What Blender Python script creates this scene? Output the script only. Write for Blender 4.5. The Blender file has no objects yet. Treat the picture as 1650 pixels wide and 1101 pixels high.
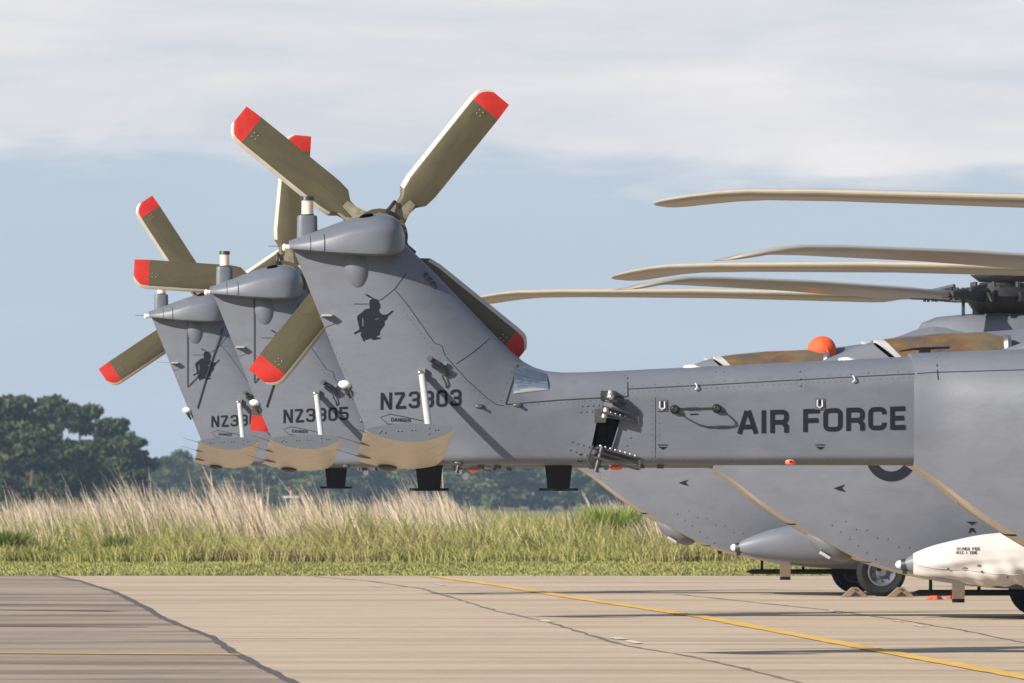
import bpy, bmesh, math, random
import numpy as np
from mathutils import Vector, Matrix
from mathutils.bvhtree import BVHTree
from mathutils.geometry import tessellate_polygon

R = math.radians
rnd = random.Random(7)
nr = np.random.RandomState(7)
sc = bpy.context.scene
COL = sc.collection

# ------------------------------------------------------------------ camera
FPX = 15824.0            # focal length in pixels of the 1650 px wide photograph
EYE = Vector((0, 0, 1.70))
PITCH = math.atan(194.5 / FPX)
cd = bpy.data.cameras.new('camera')
cam = bpy.data.objects.new('camera', cd)
COL.objects.link(cam)
cam.location = EYE
cam.rotation_euler = (R(90) + PITCH, 0, 0)
cd.sensor_width = 36
cd.lens = FPX / 1650 * 36
cd.clip_start = 1
cd.clip_end = 30000
cd.dof.use_dof = True
cd.dof.focus_distance = 92
cd.dof.aperture_fstop = 13
sc.camera = cam

# ------------------------------------------------------------------ light
SUN = Vector((-1.46, -1.0, 0.885)).normalized()      # towards the sun
sl = bpy.data.lights.new('sun', 'SUN')
sl.energy = 5.0
sl.angle = R(0.53)
sl.color = (1.0, 0.93, 0.83)
so = bpy.data.objects.new('sun', sl)
COL.objects.link(so)
so.rotation_euler = SUN.to_track_quat('Z', 'Y').to_euler()
so.location = (-60, 20, 60)

w = bpy.data.worlds.new('World')
sc.world = w
w.use_nodes = True
nt = w.node_tree
bg = nt.nodes['Background']


def N(t, kind, **kw):
    n = t.nodes.new(kind)
    for k, v in kw.items():
        setattr(n, k, v)
    return n


def mathn(t, op, a, b=None, c=None, clamp=False):
    n = N(t, 'ShaderNodeMath', operation=op, use_clamp=clamp)
    for i, v in enumerate((a, b, c)):
        if v is None:
            continue
        if isinstance(v, (int, float)):
            n.inputs[i].default_value = v
        else:
            t.links.new(v, n.inputs[i])
    return n.outputs[0]


def mixc(t, fac, a, b, blend='MIX'):
    n = N(t, 'ShaderNodeMix', data_type='RGBA', blend_type=blend)
    for key, v in ((0, fac), (6, a), (7, b)):
        if isinstance(v, (int, float)):
            n.inputs[key].default_value = v
        elif isinstance(v, tuple):
            n.inputs[key].default_value = v if len(v) == 4 else (*v, 1)
        else:
            t.links.new(v, n.inputs[key])
    return n.outputs[2]


def ramp(t, fac, stops):
    n = N(t, 'ShaderNodeValToRGB')
    cr = n.color_ramp
    while len(cr.elements) < len(stops):
        cr.elements.new(0.5)
    for e, (p, c) in zip(cr.elements, stops):
        e.position = p
        e.color = (*c, 1) if isinstance(c, tuple) else (c, c, c, 1)
    t.links.new(fac, n.inputs[0])
    return n.outputs[0]


def noise(t, vec, scale, detail=4, rough=0.55, dist=0.0):
    n = N(t, 'ShaderNodeTexNoise')
    n.inputs['Scale'].default_value = scale
    n.inputs['Detail'].default_value = detail
    n.inputs['Roughness'].default_value = rough
    n.inputs['Distortion'].default_value = dist
    if vec is not None:
        t.links.new(vec, n.inputs['Vector'])
    return n.outputs['Fac']


def mapping(t, vec, scale, loc=(0, 0, 0)):
    n = N(t, 'ShaderNodeMapping')
    n.inputs['Scale'].default_value = scale
    n.inputs['Location'].default_value = loc
    t.links.new(vec, n.inputs['Vector'])
    return n.outputs[0]


sky = N(nt, 'ShaderNodeTexSky', sky_type='NISHITA')
sky.sun_disc = False
sky.sun_elevation = math.asin(SUN.z)
sky.sun_rotation = math.atan2(SUN.x, SUN.y)
sky.air_density = 1.0
sky.dust_density = 0.6
sky.ozone_density = 1.6
tc = N(nt, 'ShaderNodeTexCoord')
sep = N(nt, 'ShaderNodeSeparateXYZ')
nt.links.new(tc.outputs['Generated'], sep.inputs[0])
Z = sep.outputs[2]
n1 = noise(nt, mapping(nt, tc.outputs['Generated'], (1, 1, 5)), 9, 5, 0.5)
n2 = noise(nt, mapping(nt, tc.outputs['Generated'], (1, 1, 4), (3, 1, 2)), 26, 5, 0.55, 0.4)
edge = mathn(nt, 'ADD', Z, mathn(nt, 'MULTIPLY', mathn(nt, 'SUBTRACT', n1, 0.5), 0.030))
edge = mathn(nt, 'ADD', edge, mathn(nt, 'MULTIPLY', mathn(nt, 'SUBTRACT', n2, 0.5), 0.012))
lowm = N(nt, 'ShaderNodeMapRange', interpolation_type='SMOOTHSTEP')
nt.links.new(edge, lowm.inputs[0])
edge = mathn(nt, 'ADD', edge, mathn(nt, 'MULTIPLY', mathn(nt, 'SUBTRACT', noise(nt, mapping(nt, tc.outputs['Generated'], (1, 1, 9), (8, 2, 4)), 55, 4, 0.6, 0.5), 0.5), 0.006))
nt.links.new(edge, lowm.inputs[0])
lowm.inputs[1].default_value = 0.0295
lowm.inputs[2].default_value = 0.0345
# broken cloud over the rest of the dome
n3 = noise(nt, mapping(nt, tc.outputs['Generated'], (1, 1, 2.2)), 3.2, 6, 0.55)
brk = ramp(nt, n3, [(0.48, 0.0), (0.70, 0.55)])
up = N(nt, 'ShaderNodeMapRange')
nt.links.new(Z, up.inputs[0])
up.inputs[1].default_value = 0.055
up.inputs[2].default_value = 0.14
brk2 = mixc(nt, up.outputs[0], (0.93, 0.93, 0.93), brk)
mask = mathn(nt, 'MULTIPLY', lowm.outputs[0], brk2)
low = N(nt, 'ShaderNodeMapRange')
nt.links.new(Z, low.inputs[0])
low.inputs[1].default_value = 0.05
low.inputs[2].default_value = 0.16
low.inputs[3].default_value = 0.85
low.inputs[4].default_value = 0.0
blue = mixc(nt, low.outputs[0], sky.outputs[0], (4.05, 4.95, 6.2))
mott = noise(nt, mapping(nt, tc.outputs['Generated'], (1, 1, 4), (5, 2, 7)), 30, 4, 0.5)
blue = mixc(nt, ramp(nt, mott, [(0.4, 0.0), (0.75, 0.30)]), blue, (4.9, 5.5, 6.5))
n4 = noise(nt, mapping(nt, tc.outputs['Generated'], (1, 1, 7), (2, 6, 1)), 17, 6, 0.6, 0.6)
cm = mathn(nt, 'ADD', mathn(nt, 'MULTIPLY', n2, 0.45), mathn(nt, 'MULTIPLY', n4, 0.55))
cloud = ramp(nt, cm, [(0.36, (5.35, 5.65, 6.25)), (0.50, (6.5, 6.5, 6.75)), (0.64, (7.6, 7.35, 7.3))])
full = mixc(nt, mask, blue, cloud)
nt.links.new(full, bg.inputs[0])
bg.inputs[1].default_value = 0.075

sc.view_settings.view_transform = 'Standard'
sc.view_settings.look = 'None'
sc.view_settings.exposure = 0.65
sc.view_settings.gamma = 1
sc.view_settings.use_curve_mapping = False
sc.cycles.use_denoising = True
sc.cycles.max_bounces = 8
sc.cycles.diffuse_bounces = 4
sc.cycles.volume_bounces = 1


# ------------------------------------------------------------------ materials
def mat(name, color, rough=0.5, metal=0.0, var=0.0, vscale=6.0, stretch=(1, 1, 1), spec=0.5, bump=0.0, dirt=None):
    m = bpy.data.materials.new(name)
    m.use_nodes = True
    t = m.node_tree
    b = t.nodes['Principled BSDF']
    b.inputs['Roughness'].default_value = rough
    b.inputs['Metallic'].default_value = metal
    b.inputs['Specular IOR Level'].default_value = spec
    b.inputs['Base Color'].default_value = (*color, 1)
    if var or dirt:
        tcn = N(t, 'ShaderNodeTexCoord')
        v = mapping(t, tcn.outputs['Object'], stretch)
        f = noise(t, v, vscale, 5, 0.6)
        lo = tuple(c * (1 - var) for c in color)
        hi = tuple(min(1, c * (1 + var)) for c in color)
        c = ramp(t, f, [(0.3, lo), (0.7, hi)])
        if dirt:
            f2 = noise(t, mapping(t, tcn.outputs['Object'], stretch, (9, 4, 2)), vscale * 2.7, 6, 0.65)
            c = mixc(t, ramp(t, f2, [(0.52, 0.0), (0.75, dirt[1])]), c, dirt[0])
        t.links.new(c, b.inputs['Base Color'])
        if bump:
            bn = N(t, 'ShaderNodeBump')
            bn.inputs['Strength'].default_value = bump
            bn.inputs['Distance'].default_value = 0.01
            t.links.new(f, bn.inputs['Height'])
            t.links.new(bn.outputs[0], b.inputs['Normal'])
        rr = mathn(t, 'ADD', mathn(t, 'MULTIPLY', f, 0.2), rough - 0.1)
        t.links.new(rr, b.inputs['Roughness'])
    return m


M_ = {}
M_['paint'] = mat('grey_paint', (0.122, 0.133, 0.158), 0.46, 0, 0.07, 1.8, (1, 1, 2), 0.42, 0.6, ((0.098, 0.102, 0.115), 0.5))
M_['belly'] = mat('bounce_tinted_beige', (0.56, 0.50, 0.42), 0.45, 0, 0.06, 2.0, (1, 1, 1), 0.4, 0, ((0.22, 0.19, 0.15), 0.3))  # apron bounce light painted into ramp and tailplane undersides; also the beige belly box
M_['seam'] = mat('panel_gap', (0.03, 0.032, 0.04), 0.9, 0, 0, 1, (1, 1, 1), 0.1)
M_['letter'] = mat('dark_lettering', (0.012, 0.0135, 0.018), 0.7, 0, 0.12, 9, (1, 1, 1), 0.12)
M_['black'] = mat('black_paint', (0.010, 0.010, 0.011), 0.6, 0, 0.2, 8, (1, 1, 1), 0.2)
M_['void'] = mat('recess_shade_black', (0.003, 0.003, 0.003), 1.0, 0, 0, 1, (1, 1, 1), 0.0)  # darkness of a hollow put into the colour, for recess, vent and duct
M_['olive'] = mat('olive_blade', (0.080, 0.068, 0.036), 0.48, 0, 0.14, 4, (.6, 1, 2), 0.35, 0, ((0.048, 0.042, 0.026), 0.7))
M_['boot'] = mat('olive_boot', (0.20, 0.18, 0.12), 0.7, 0, 0.25, 20, (1, 1, 1), 0.3)
M_['red'] = mat('red_tip', (0.46, 0.022, 0.014), 0.5, 0, 0.15, 9, (1, 1, 1), 0.35, 0, ((0.30, 0.03, 0.02), 0.6))
M_['strip'] = mat('erosion_strip_sunlit_edge', (0.47, 0.43, 0.36), 0.4, 0.2, 0.06, 7)  # erosion strip on tail blades; paints the sunlit upper edge on main blades
M_['mblade'] = mat('main_blade', (0.26, 0.225, 0.165), 0.33, 0, 0.10, 3, (1, 1, 1), 0.6)
M_['steel'] = mat('bare_steel', (0.42, 0.42, 0.43), 0.32, 0.85, 0.12, 14)
M_['polish'] = mat('polished_plate', (0.78, 0.74, 0.68), 0.10, 1.0, 0.10, 9, (1, 1, 1), 0.5, 0.25)
M_['gun'] = mat('dark_metal', (0.06, 0.06, 0.062), 0.4, 0.6, 0.3, 18)
M_['hubm'] = mat('hub_black', (0.020, 0.019, 0.018), 0.5, 0.2, 0.4, 12)
M_['tube'] = mat('grey_tube', (0.47, 0.47, 0.47), 0.35, 0.15, 0.06, 8)
M_['white'] = mat('white_gloss', (0.78, 0.78, 0.76), 0.3)
M_['lamp'] = mat('frosted_lamp', (0.72, 0.58, 0.46), 0.25, 0, 0.1, 20)
M_['redlamp'] = mat('red_lens', (0.75, 0.16, 0.10), 0.2)
M_['fabric'] = mat('white_cover_fabric', (0.50, 0.475, 0.45), 0.8, 0, 0.05, 6, (1, 1, 1), 0.2, 0.0)
M_['rubber'] = mat('tyre_rubber', (0.016, 0.016, 0.016), 0.8, 0, 0.3, 9, (1, 1, 1), 0.2)
M_['hinge'] = mat('hinge_grey', (0.075, 0.076, 0.082), 0.4, 0.25, 0.3, 25)
M_['rim'] = mat('wheel_rim', (0.13, 0.14, 0.165), 0.4, 0.4, 0.1, 12)
M_['orange'] = mat('orange_fabric', (0.72, 0.085, 0.02), 0.75, 0, 0.2, 9)
M_['wood'] = mat('chock_wood', (0.20, 0.13, 0.08), 0.7, 0, 0.3, 16, (1, 6, 6))
M_['rope'] = mat('dark_rope', (0.03, 0.03, 0.035), 0.8)
M_['post'] = mat('weathered_post', (0.42, 0.40, 0.37), 0.7, 0, 0.15, 5)
M_['bark'] = mat('bark', (0.07, 0.055, 0.04), 0.9, 0, 0.3, 3)


def burnt():
    m = bpy.data.materials.new('heat_stained_steel')
    m.use_nodes = True
    t = m.node_tree
    b = t.nodes['Principled BSDF']
    tcn = N(t, 'ShaderNodeTexCoord')
    f = noise(t, mapping(t, tcn.outputs['Object'], (1.0, 1, 1.6)), 1.5, 5, 0.6, 0.4)
    c = ramp(t, f, [(0.30, (0.10, 0.085, 0.075)), (0.42, (0.17, 0.135, 0.10)), (0.5, (0.27, 0.15, 0.06)), (0.58, (0.30, 0.22, 0.12)), (0.70, (0.16, 0.145, 0.15))])
    t.links.new(c, b.inputs['Base Color'])
    b.inputs['Metallic'].default_value = 0.55
    b.inputs['Roughness'].default_value = 0.42
    return m


M_['burnt'] = burnt()


def attr_leaf(name, trans=0.3, rough=0.6):
    m = bpy.data.materials.new(name)
    m.use_nodes = True
    t = m.node_tree
    t.nodes.remove(t.nodes['Principled BSDF'])
    a = N(t, 'ShaderNodeAttribute', attribute_name='tint')
    d = N(t, 'ShaderNodeBsdfDiffuse')
    tr = N(t, 'ShaderNodeBsdfTranslucent')
    mx = N(t, 'ShaderNodeMixShader')
    mx.inputs[0].default_value = trans
    t.links.new(a.outputs['Color'], d.inputs['Color'])
    t.links.new(a.outputs['Color'], tr.inputs['Color'])
    t.links.new(d.outputs[0], mx.inputs[1])
    t.links.new(tr.outputs[0], mx.inputs[2])
    t.links.new(mx.outputs[0], t.nodes['Material Output'].inputs[0])
    return m


M_['grass'] = attr_leaf('grass_blades', 0.35)
M_['leaf'] = attr_leaf('tree_leaves', 0.15)


def concrete():
    m = bpy.data.materials.new('apron_concrete')
    m.use_nodes = True
    t = m.node_tree
    b = t.nodes['Principled BSDF']
    g = N(t, 'ShaderNodeNewGeometry')
    p = g.outputs['Position']
    a = noise(t, mapping(t, p, (0.55, 0.55, 1)), 0.9, 5, 0.6)
    bnd = noise(t, mapping(t, p, (0.05, 0.9, 1), (3, 8, 0)), 0.62, 5, 0.65, 0.2)
    fine = noise(t, mapping(t, p, (0.5, 1, 1)), 14, 4, 0.7)
    c = ramp(t, a, [(0.3, (0.455, 0.352, 0.245)), (0.7, (0.56, 0.44, 0.315))])
    c = mixc(t, ramp(t, bnd, [(0.38, 0.75), (0.50, 0.0)]), c, (0.325, 0.248, 0.170))
    c = mixc(t, ramp(t, bnd, [(0.56, 0.0), (0.66, 0.6)]), c, (0.57, 0.45, 0.335))
    st_ = noise(t, mapping(t, p, (0.12, 1.6, 1), (1, 2, 0)), 1.3, 5, 0.7, 0.3)
    c = mixc(t, ramp(t, st_, [(0.36, 0.42), (0.47, 0.0)]), c, (0.27, 0.215, 0.165))
    c = mixc(t, ramp(t, st_, [(0.55, 0.0), (0.66, 0.5)]), c, (0.60, 0.50, 0.40))
    c = mixc(t, ramp(t, fine, [(0.35, 0.35), (0.6, 0.0)]), c, (0.24, 0.20, 0.16))
    t.links.new(c, b.inputs['Base Color'])
    b.inputs['Roughness'].default_value = 0.85
    b.inputs['Specular IOR Level'].default_value = 0.25
    return m


def asphalt():
    m = bpy.data.materials.new('worn_asphalt')
    m.use_nodes = True
    t = m.node_tree
    b = t.nodes['Principled BSDF']
    g = N(t, 'ShaderNodeNewGeometry')
    p = g.outputs['Position']
    a = noise(t, mapping(t, p, (0.35, 0.9, 1), (1, 4, 0)), 0.45, 6, 0.6, 0.3)
    f = noise(t, mapping(t, p, (0.6, 1, 1)), 9, 4, 0.7)
    c = ramp(t, a, [(0.34, (0.135, 0.112, 0.092)), (0.45, (0.25, 0.197, 0.152)), (0.55, (0.36, 0.282, 0.212))])
    c = mixc(t, ramp(t, f, [(0.35, 0.35), (0.6, 0.0)]), c, (0.10, 0.09, 0.085))
    t.links.new(c, b.inputs['Base Color'])
    b.inputs['Roughness'].default_value = 0.85
    b.inputs['Specular IOR Level'].default_value = 0.25
    return m


def turf(name, stops, scale):
    m = bpy.data.materials.new(name)
    m.use_nodes = True
    t = m.node_tree
    b = t.nodes['Principled BSDF']
    g = N(t, 'ShaderNodeNewGeometry')
    f = noise(t, g.outputs['Position'], scale, 6, 0.65)
    t.links.new(ramp(t, f, stops), b.inputs['Base Color'])
    b.inputs['Roughness'].default_value = 0.95
    b.inputs['Specular IOR Level'].default_value = 0.1
    return m


M_['concrete'] = concrete()
M_['asphalt'] = asphalt()
M_['turf'] = turf('mown_turf', [(0.3, (0.12, 0.125, 0.035)), (0.7, (0.21, 0.205, 0.065))], 1.2)
M_['field'] = turf('rough_field', [(0.3, (0.10, 0.10, 0.04)), (0.7, (0.24, 0.20, 0.11))], 0.12)
M_['tar'] = mat('bitumen_seal', (0.085, 0.075, 0.07), 0.7, 0, 0.2, 4)
M_['joint'] = mat('joint_seal', (0.17, 0.145, 0.12), 0.8, 0, 0.35, 0.9, (1, 1, 1))
M_['yellow'] = mat('yellow_line_paint', (0.66, 0.40, 0.085), 0.75, 0, 0.15, 1.1, (1, 1, 1), 0.3, 0, ((0.45, 0.33, 0.17), 0.8))
M_['pale'] = mat('pale_chip', (0.60, 0.53, 0.44), 0.8, 0, 0.1, 3)


# ------------------------------------------------------------------ mesh building
class MB:
    def __init__(self):
        self.v, self.f, self.m = [], [], []

    def add(self, vs, fs, mi=0):
        o = len(self.v)
        self.v += [tuple(p) for p in vs]
        for k, f in enumerate(fs):
            self.f.append(tuple(i + o for i in f))
            self.m.append(mi[k] if isinstance(mi, list) else mi)
        return self

    def box(self, c, s, mi=0, rot=None):
        vs = [Vector((x * s[0] / 2, y * s[1] / 2, z * s[2] / 2)) for x in (-1, 1) for y in (-1, 1) for z in (-1, 1)]
        if rot is not None:
            vs = [rot @ v for v in vs]
        vs = [v + Vector(c) for v in vs]
        return self.add(vs, [(0, 1, 3, 2), (4, 6, 7, 5), (0, 4, 5, 1), (2, 3, 7, 6), (0, 2, 6, 4), (1, 5, 7, 3)], mi)

    def cyl(self, a, b, r0, r1=None, n=12, mi=0, cap=True):
        a, b = Vector(a), Vector(b)
        r1 = r0 if r1 is None else r1
        d = (b - a).normalized()
        u = d.orthogonal().normalized()
        w_ = d.cross(u)
        vs = []
        for p, r in ((a, r0), (b, r1)):
            for i in range(n):
                t = 2 * math.pi * i / n
                vs.append(p + (u * math.cos(t) + w_ * math.sin(t)) * r)
        fs = [(i, (i + 1) % n, n + (i + 1) % n, n + i) for i in range(n)]
        if cap:
            fs += [tuple(range(n - 1, -1, -1)), tuple(range(n, 2 * n))]
        return self.add(vs, fs, mi)

    def tube(self, pts, r, n=6, mi=0):
        pts = [Vector(p) for p in pts]
        vs = []
        u = None
        for i, p in enumerate(pts):
            d = (pts[min(i + 1, len(pts) - 1)] - pts[max(i - 1, 0)]).normalized()
            if u is None:
                u = d.orthogonal().normalized()
            u = (u - d * u.dot(d)).normalized()
            w_ = d.cross(u)
            rr = r[i] if isinstance(r, (list, tuple)) else r
            for k in range(n):
                t = 2 * math.pi * k / n
                vs.append(p + (u * math.cos(t) + w_ * math.sin(t)) * rr)
        fs = []
        for i in range(len(pts) - 1):
            for k in range(n):
                fs.append((i * n + k, i * n + (k + 1) % n, (i + 1) * n + (k + 1) % n, (i + 1) * n + k))
        fs += [tuple(range(n - 1, -1, -1)), tuple(range((len(pts) - 1) * n, len(pts) * n))]
        return self.add(vs, fs, mi)

    def ell(self, c, r, nu=14, nv=8, mi=0, rot=None):
        c = Vector(c)
        vs, fs = [], []
        for j in range(nv + 1):
            ph = math.pi * j / nv
            for i in range(nu):
                t = 2 * math.pi * i / nu
                v = Vector((r[0] * math.sin(ph) * math.cos(t), r[1] * math.sin(ph) * math.sin(t), r[2] * math.cos(ph)))
                if rot is not None:
                    v = rot @ v
                vs.append(c + v)
        for j in range(nv):
            for i in range(nu):
                fs.append((j * nu + i, (j + 1) * nu + i, (j + 1) * nu + (i + 1) % nu, j * nu + (i + 1) % nu))
        return self.add(vs, fs, mi)

    def loft(self, secs, mi=0, cap=True, closed=True):
        n = len(secs[0])
        vs = [p for s in secs for p in s]
        fs = []
        for i in range(len(secs) - 1):
            for k in range(n if closed else n - 1):
                fs.append((i * n + k, i * n + (k + 1) % n, (i + 1) * n + (k + 1) % n, (i + 1) * n + k))
        if cap:
            fs += [tuple(range(n - 1, -1, -1)), tuple(range((len(secs) - 1) * n, len(secs) * n))]
        return self.add(vs, fs, mi)

    def prism(self, poly, d, mi=0):
        """poly: 3-D points of one face, d: extrusion vector"""
        n = len(poly)
        d = Vector(d)
        vs = [Vector(p) for p in poly] + [Vector(p) + d for p in poly]
        fs = [tuple(range(n - 1, -1, -1)), tuple(range(n, 2 * n))] + [(i, (i + 1) % n, n + (i + 1) % n, n + i) for i in range(n)]
        return self.add(vs, fs, mi)

    def mesh(self, name, mats, smooth=40, merge=0.0):
        me = bpy.data.meshes.new(name)
        me.from_pydata(self.v, [], self.f)
        for m in (mats if isinstance(mats, (list, tuple)) else [mats]):
            me.materials.append(M_[m])
        me.polygons.foreach_set('material_index', self.m)
        bm = bmesh.new()
        bm.from_mesh(me)
        bmesh.ops.remove_doubles(bm, verts=bm.verts, dist=max(merge, 1e-5))
        bmesh.ops.recalc_face_normals(bm, faces=bm.faces)
        if smooth:
            lim = R(smooth)
            for f in bm.faces:
                f.smooth = True
            for e in bm.edges:
                if len(e.link_faces) == 2 and e.calc_face_angle(0) > lim:
                    e.smooth = False
        bm.to_mesh(me)
        bm.free()
        return me


def link(name, me, parent=None, loc=None):
    o = bpy.data.objects.new(name, me)
    COL.objects.link(o)
    if parent:
        o.parent = parent
    if loc is not None:
        o.location = loc
    return o


def tag(o, label=None, cat=None, group=None, kind=None):
    if label:
        o['label'] = label
    if cat:
        o['category'] = cat
    if group:
        o['group'] = group
    if kind:
        o['kind'] = kind
    return o


def empty(name, loc, rz=0):
    o = bpy.data.objects.new(name, None)
    o.empty_display_size = 0.5
    COL.objects.link(o)
    o.location = loc
    o.rotation_euler = (0, 0, rz)
    return o


# ------------------------------------------------------------------ survey of the photograph
YAW = R(4.0)
X1 = -1.132
ORG = [Vector((X1, 86.0, 0)), Vector((X1 - 1.331, 106.7, -0.035)), Vector((X1 - 2.689, 125.5, -0.015))]
EX = Vector((math.cos(YAW), math.sin(YAW), 0))
EY = Vector((-math.sin(YAW), math.cos(YAW), 0))


def ray(px, py):
    dx, dy = (px - 825) / FPX, (550.5 - py) / FPX
    return Vector((dx, math.cos(PITCH) - dy * math.sin(PITCH), math.sin(PITCH) + dy * math.cos(PITCH)))


def loc_on(k, px, py, y=0.0):
    """metres in the frame of helicopter k, on its lengthwise plane y to port (negative: starboard)"""
    d = ray(px, py)
    t = (y - (EYE - ORG[k]).dot(EY)) / d.dot(EY)
    p = EYE + d * t - ORG[k]
    return Vector((p.dot(EX), y, p.z))


def P1(px, py, y=0.0):
    return loc_on(0, px, py, y)


def ground(px, py, z=0.0):
    d = ray(px, py)
    t = (z - EYE.z) / d.z
    return EYE + d * t


# ================================================================== SETTING
def sheet(name, pts, m, kind='structure'):
    me = MB().add(pts, [tuple(range(len(pts)))]).mesh(name, m, 0)
    return tag(link(name, me), kind=kind)


VERGE_Y, TALL_Y = 147.0, 166.0
apron = MB()
ysl = [20 + i * (VERGE_Y - 20) / 30 for i in range(31)]
apron.add([(x, y, 0) for y in ysl for x in (-90, 90)], [(2 * i, 2 * i + 1, 2 * i + 3, 2 * i + 2) for i in range(30)])
tag(link('apron', apron.mesh('apron', 'concrete', 0)), kind='structure')
near = MB()
near.add([(-400, -200, -0.004), (400, -200, -0.004), (400, 20, -0.004), (-400, 20, -0.004)], [(0, 1, 2, 3)])
for s in (-1, 1):
    near.add([(s * 90, 20, -0.004), (s * 400, 20, -0.004), (s * 400, VERGE_Y, -0.004), (s * 90, VERGE_Y, -0.004)], [(0, 1, 2, 3)])
tag(link('airfield_pavement', near.mesh('airfield_pavement', 'concrete', 0)), kind='structure')
# ground behind the apron: mown verge, rough grass, then a field falling away to the trees
terr = MB()
prof = [(VERGE_Y, 0.0), (158, 0.0), (TALL_Y, 0.0), (180, 0.05), (200, 0.1), (230, -0.2), (330, -2.5), (480, -5.0), (640, -6.0), (1200, -6.0), (3000, -6.0), (12000, -6.0)]
xs = [-6000, -400, -40, -20, 0, 20, 40, 400, 6000]
for i, (y, z) in enumerate(prof):
    terr.v += [(x, y, z) for x in xs]
nx = len(xs)
for i in range(len(prof) - 1):
    for k in range(nx - 1):
        terr.f.append((i * nx + k, i * nx + k + 1, (i + 1) * nx + k + 1, (i + 1) * nx + k))
        terr.m.append(0 if i < 2 else 1)
tag(link('field', terr.mesh('field', ['turf', 'field'], 0)), kind='structure')

# asphalt area, its bitumen edge, joints and painted lines
bnd = [ground(*p) for p in ((88, 928.5), (128, 937), (185, 955), (235, 980), (262, 997), (300, 1012), (342, 1028), (372, 1050), (420, 1075), (470, 1100), (600, 1165))]
poly = [(p.x, p.y, 0.004) for p in bnd] + [(-30, bnd[-1].y, 0.004), (-30, bnd[0].y, 0.004)]
sheet('asphalt_patch', poly, 'asphalt')


def strip(name, pts, wid, m, z, jit=0.0, kind='structure', wj=0.0):
    mb = MB()
    P = []
    for i in range(len(pts) - 1):
        a, b = pts[i], pts[i + 1]
        k = max(1, int((b - a).length / 0.7))
        P += [a.lerp(b, j / k) for j in range(k)]
    P.append(pts[-1])
    vs = []
    for i, p in enumerate(P):
        d = (P[min(i + 1, len(P) - 1)] - P[max(i - 1, 0)]).normalized()
        n = Vector((-d.y, d.x, 0))
        q = p + n * rnd.uniform(-jit, jit)
        h = wid / 2 * (1 + rnd.uniform(-wj, wj))
        vs += [(q + n * h).to_tuple()[:2] + (z,), (q - n * h).to_tuple()[:2] + (z,)]
    mb.add(vs, [(2 * i, 2 * i + 1, 2 * i + 3, 2 * i + 2) for i in range(len(P) - 1)])
    return tag(link(name, mb.mesh(name, m, 0)), kind=kind)


strip('bitumen_seam', bnd, 0.085, 'tar', 0.008, 0.006, wj=0.3)
yl = [ground(*p) for p in ((700, 929.5), (805, 944), (905, 961), (1130, 994.5), (1400, 1046), (1650, 1092), (1850, 1130), (2250, 1206), (2900, 1330))]
strip('yellow_taxi_line', yl, 0.20, 'yellow', 0.008, 0.012, wj=0.08)
strip('yellow_edge_line', [ground(-40, 1054), ground(392, 1056.5)], 0.35, 'yellow', 0.012, 0.01, wj=0.3)
j1 = [ground(*p) for p in ((505, 929.5), (590, 936), (680, 949), (800, 985), (880, 1002), (960, 1027), (1010, 1041), (1100, 1056), (1200, 1078), (1290, 1102), (1400, 1130), (1700, 1206), (2100, 1310))]
strip('slab_joint', j1, 0.05, 'joint', 0.004, 0.02, wj=0.6)
j2 = [ground(*p) for p in ((1090, 958), (1330, 983), (1440, 998), (1550, 1016), (1640, 1034), (1760, 1060), (2100, 1130), (2600, 1240))]
strip('slab_joint', j2, 0.045, 'joint', 0.004, 0.02, wj=0.6)
for (a, b) in (((1335, 984), (1352, 989)), ((1438, 1000), (1452, 1003)), ((870, 1000), (885, 1003)), ((990, 1028), (1003, 1031)), ((1010, 1033), (1030, 1038)), ((700, 941), (714, 944)), ((600, 945), (612, 946.5)), ((1475, 1008), (1490, 1011))):
    strip('joint_chip', [ground(*a), ground(*b)], 0.08, 'pale', 0.008, 0.01, wj=0.5)
for y0, x0, x1, mm, wd in ((1028.5, 350, 1000, 'pale', 0.10), (1010, -20, 240, 'tar', 0.16), (984, -20, 190, 'tar', 0.3)):
    strip('apron_stain' if mm == 'tar' else 'faded_line', [ground(x0, y0), ground(x1, y0 + 2)], wd, mm, 0.0125 if mm == 'tar' else 0.004, 0.03, wj=0.7)


# ================================================================== HELICOPTER
W_BOOM = []
TOP = [P1(*p) for p in ((470, 394), (540, 385), (600, 380), (640, 385), (653, 393), (668, 408), (700, 440), (740, 481), (790, 533), (815, 558), (830, 572), (843, 583), (860, 592), (880, 598), (905, 600.5), (940, 600), (1010, 597), (1150, 590), (1290, 583.5), (1400, 578), (1467.5, 574.5))]
BOT = [P1(*p) for p in ((470, 394.5), (500, 470), (540, 571), (590, 692), (614, 750), (700, 750), (1467.5, 750))]


def interp(chain, x):
    for a, b in zip(chain, chain[1:]):
        if x <= b.x:
            t = (x - a.x) / max(1e-9, b.x - a.x)
            return a.z + (b.z - a.z) * t
    return chain[-1].z


def dist(chain, x, z):
    best = 9
    for a, b in zip(chain, chain[1:]):
        dx, dz = b.x - a.x, b.z - a.z
        t = max(0, min(1, ((x - a.x) * dx + (z - a.z) * dz) / (dx * dx + dz * dz)))
        best = min(best, math.hypot(x - a.x - dx * t, z - a.z - dz * t))
    return best


def sstep(a, b, v):
    t = max(0, min(1, (v - a) / (b - a)))
    return t * t * (3 - 2 * t)


XF = BOT[-1].x
LEC = TOP[4:16]
TEC = BOT[:5]


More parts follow.
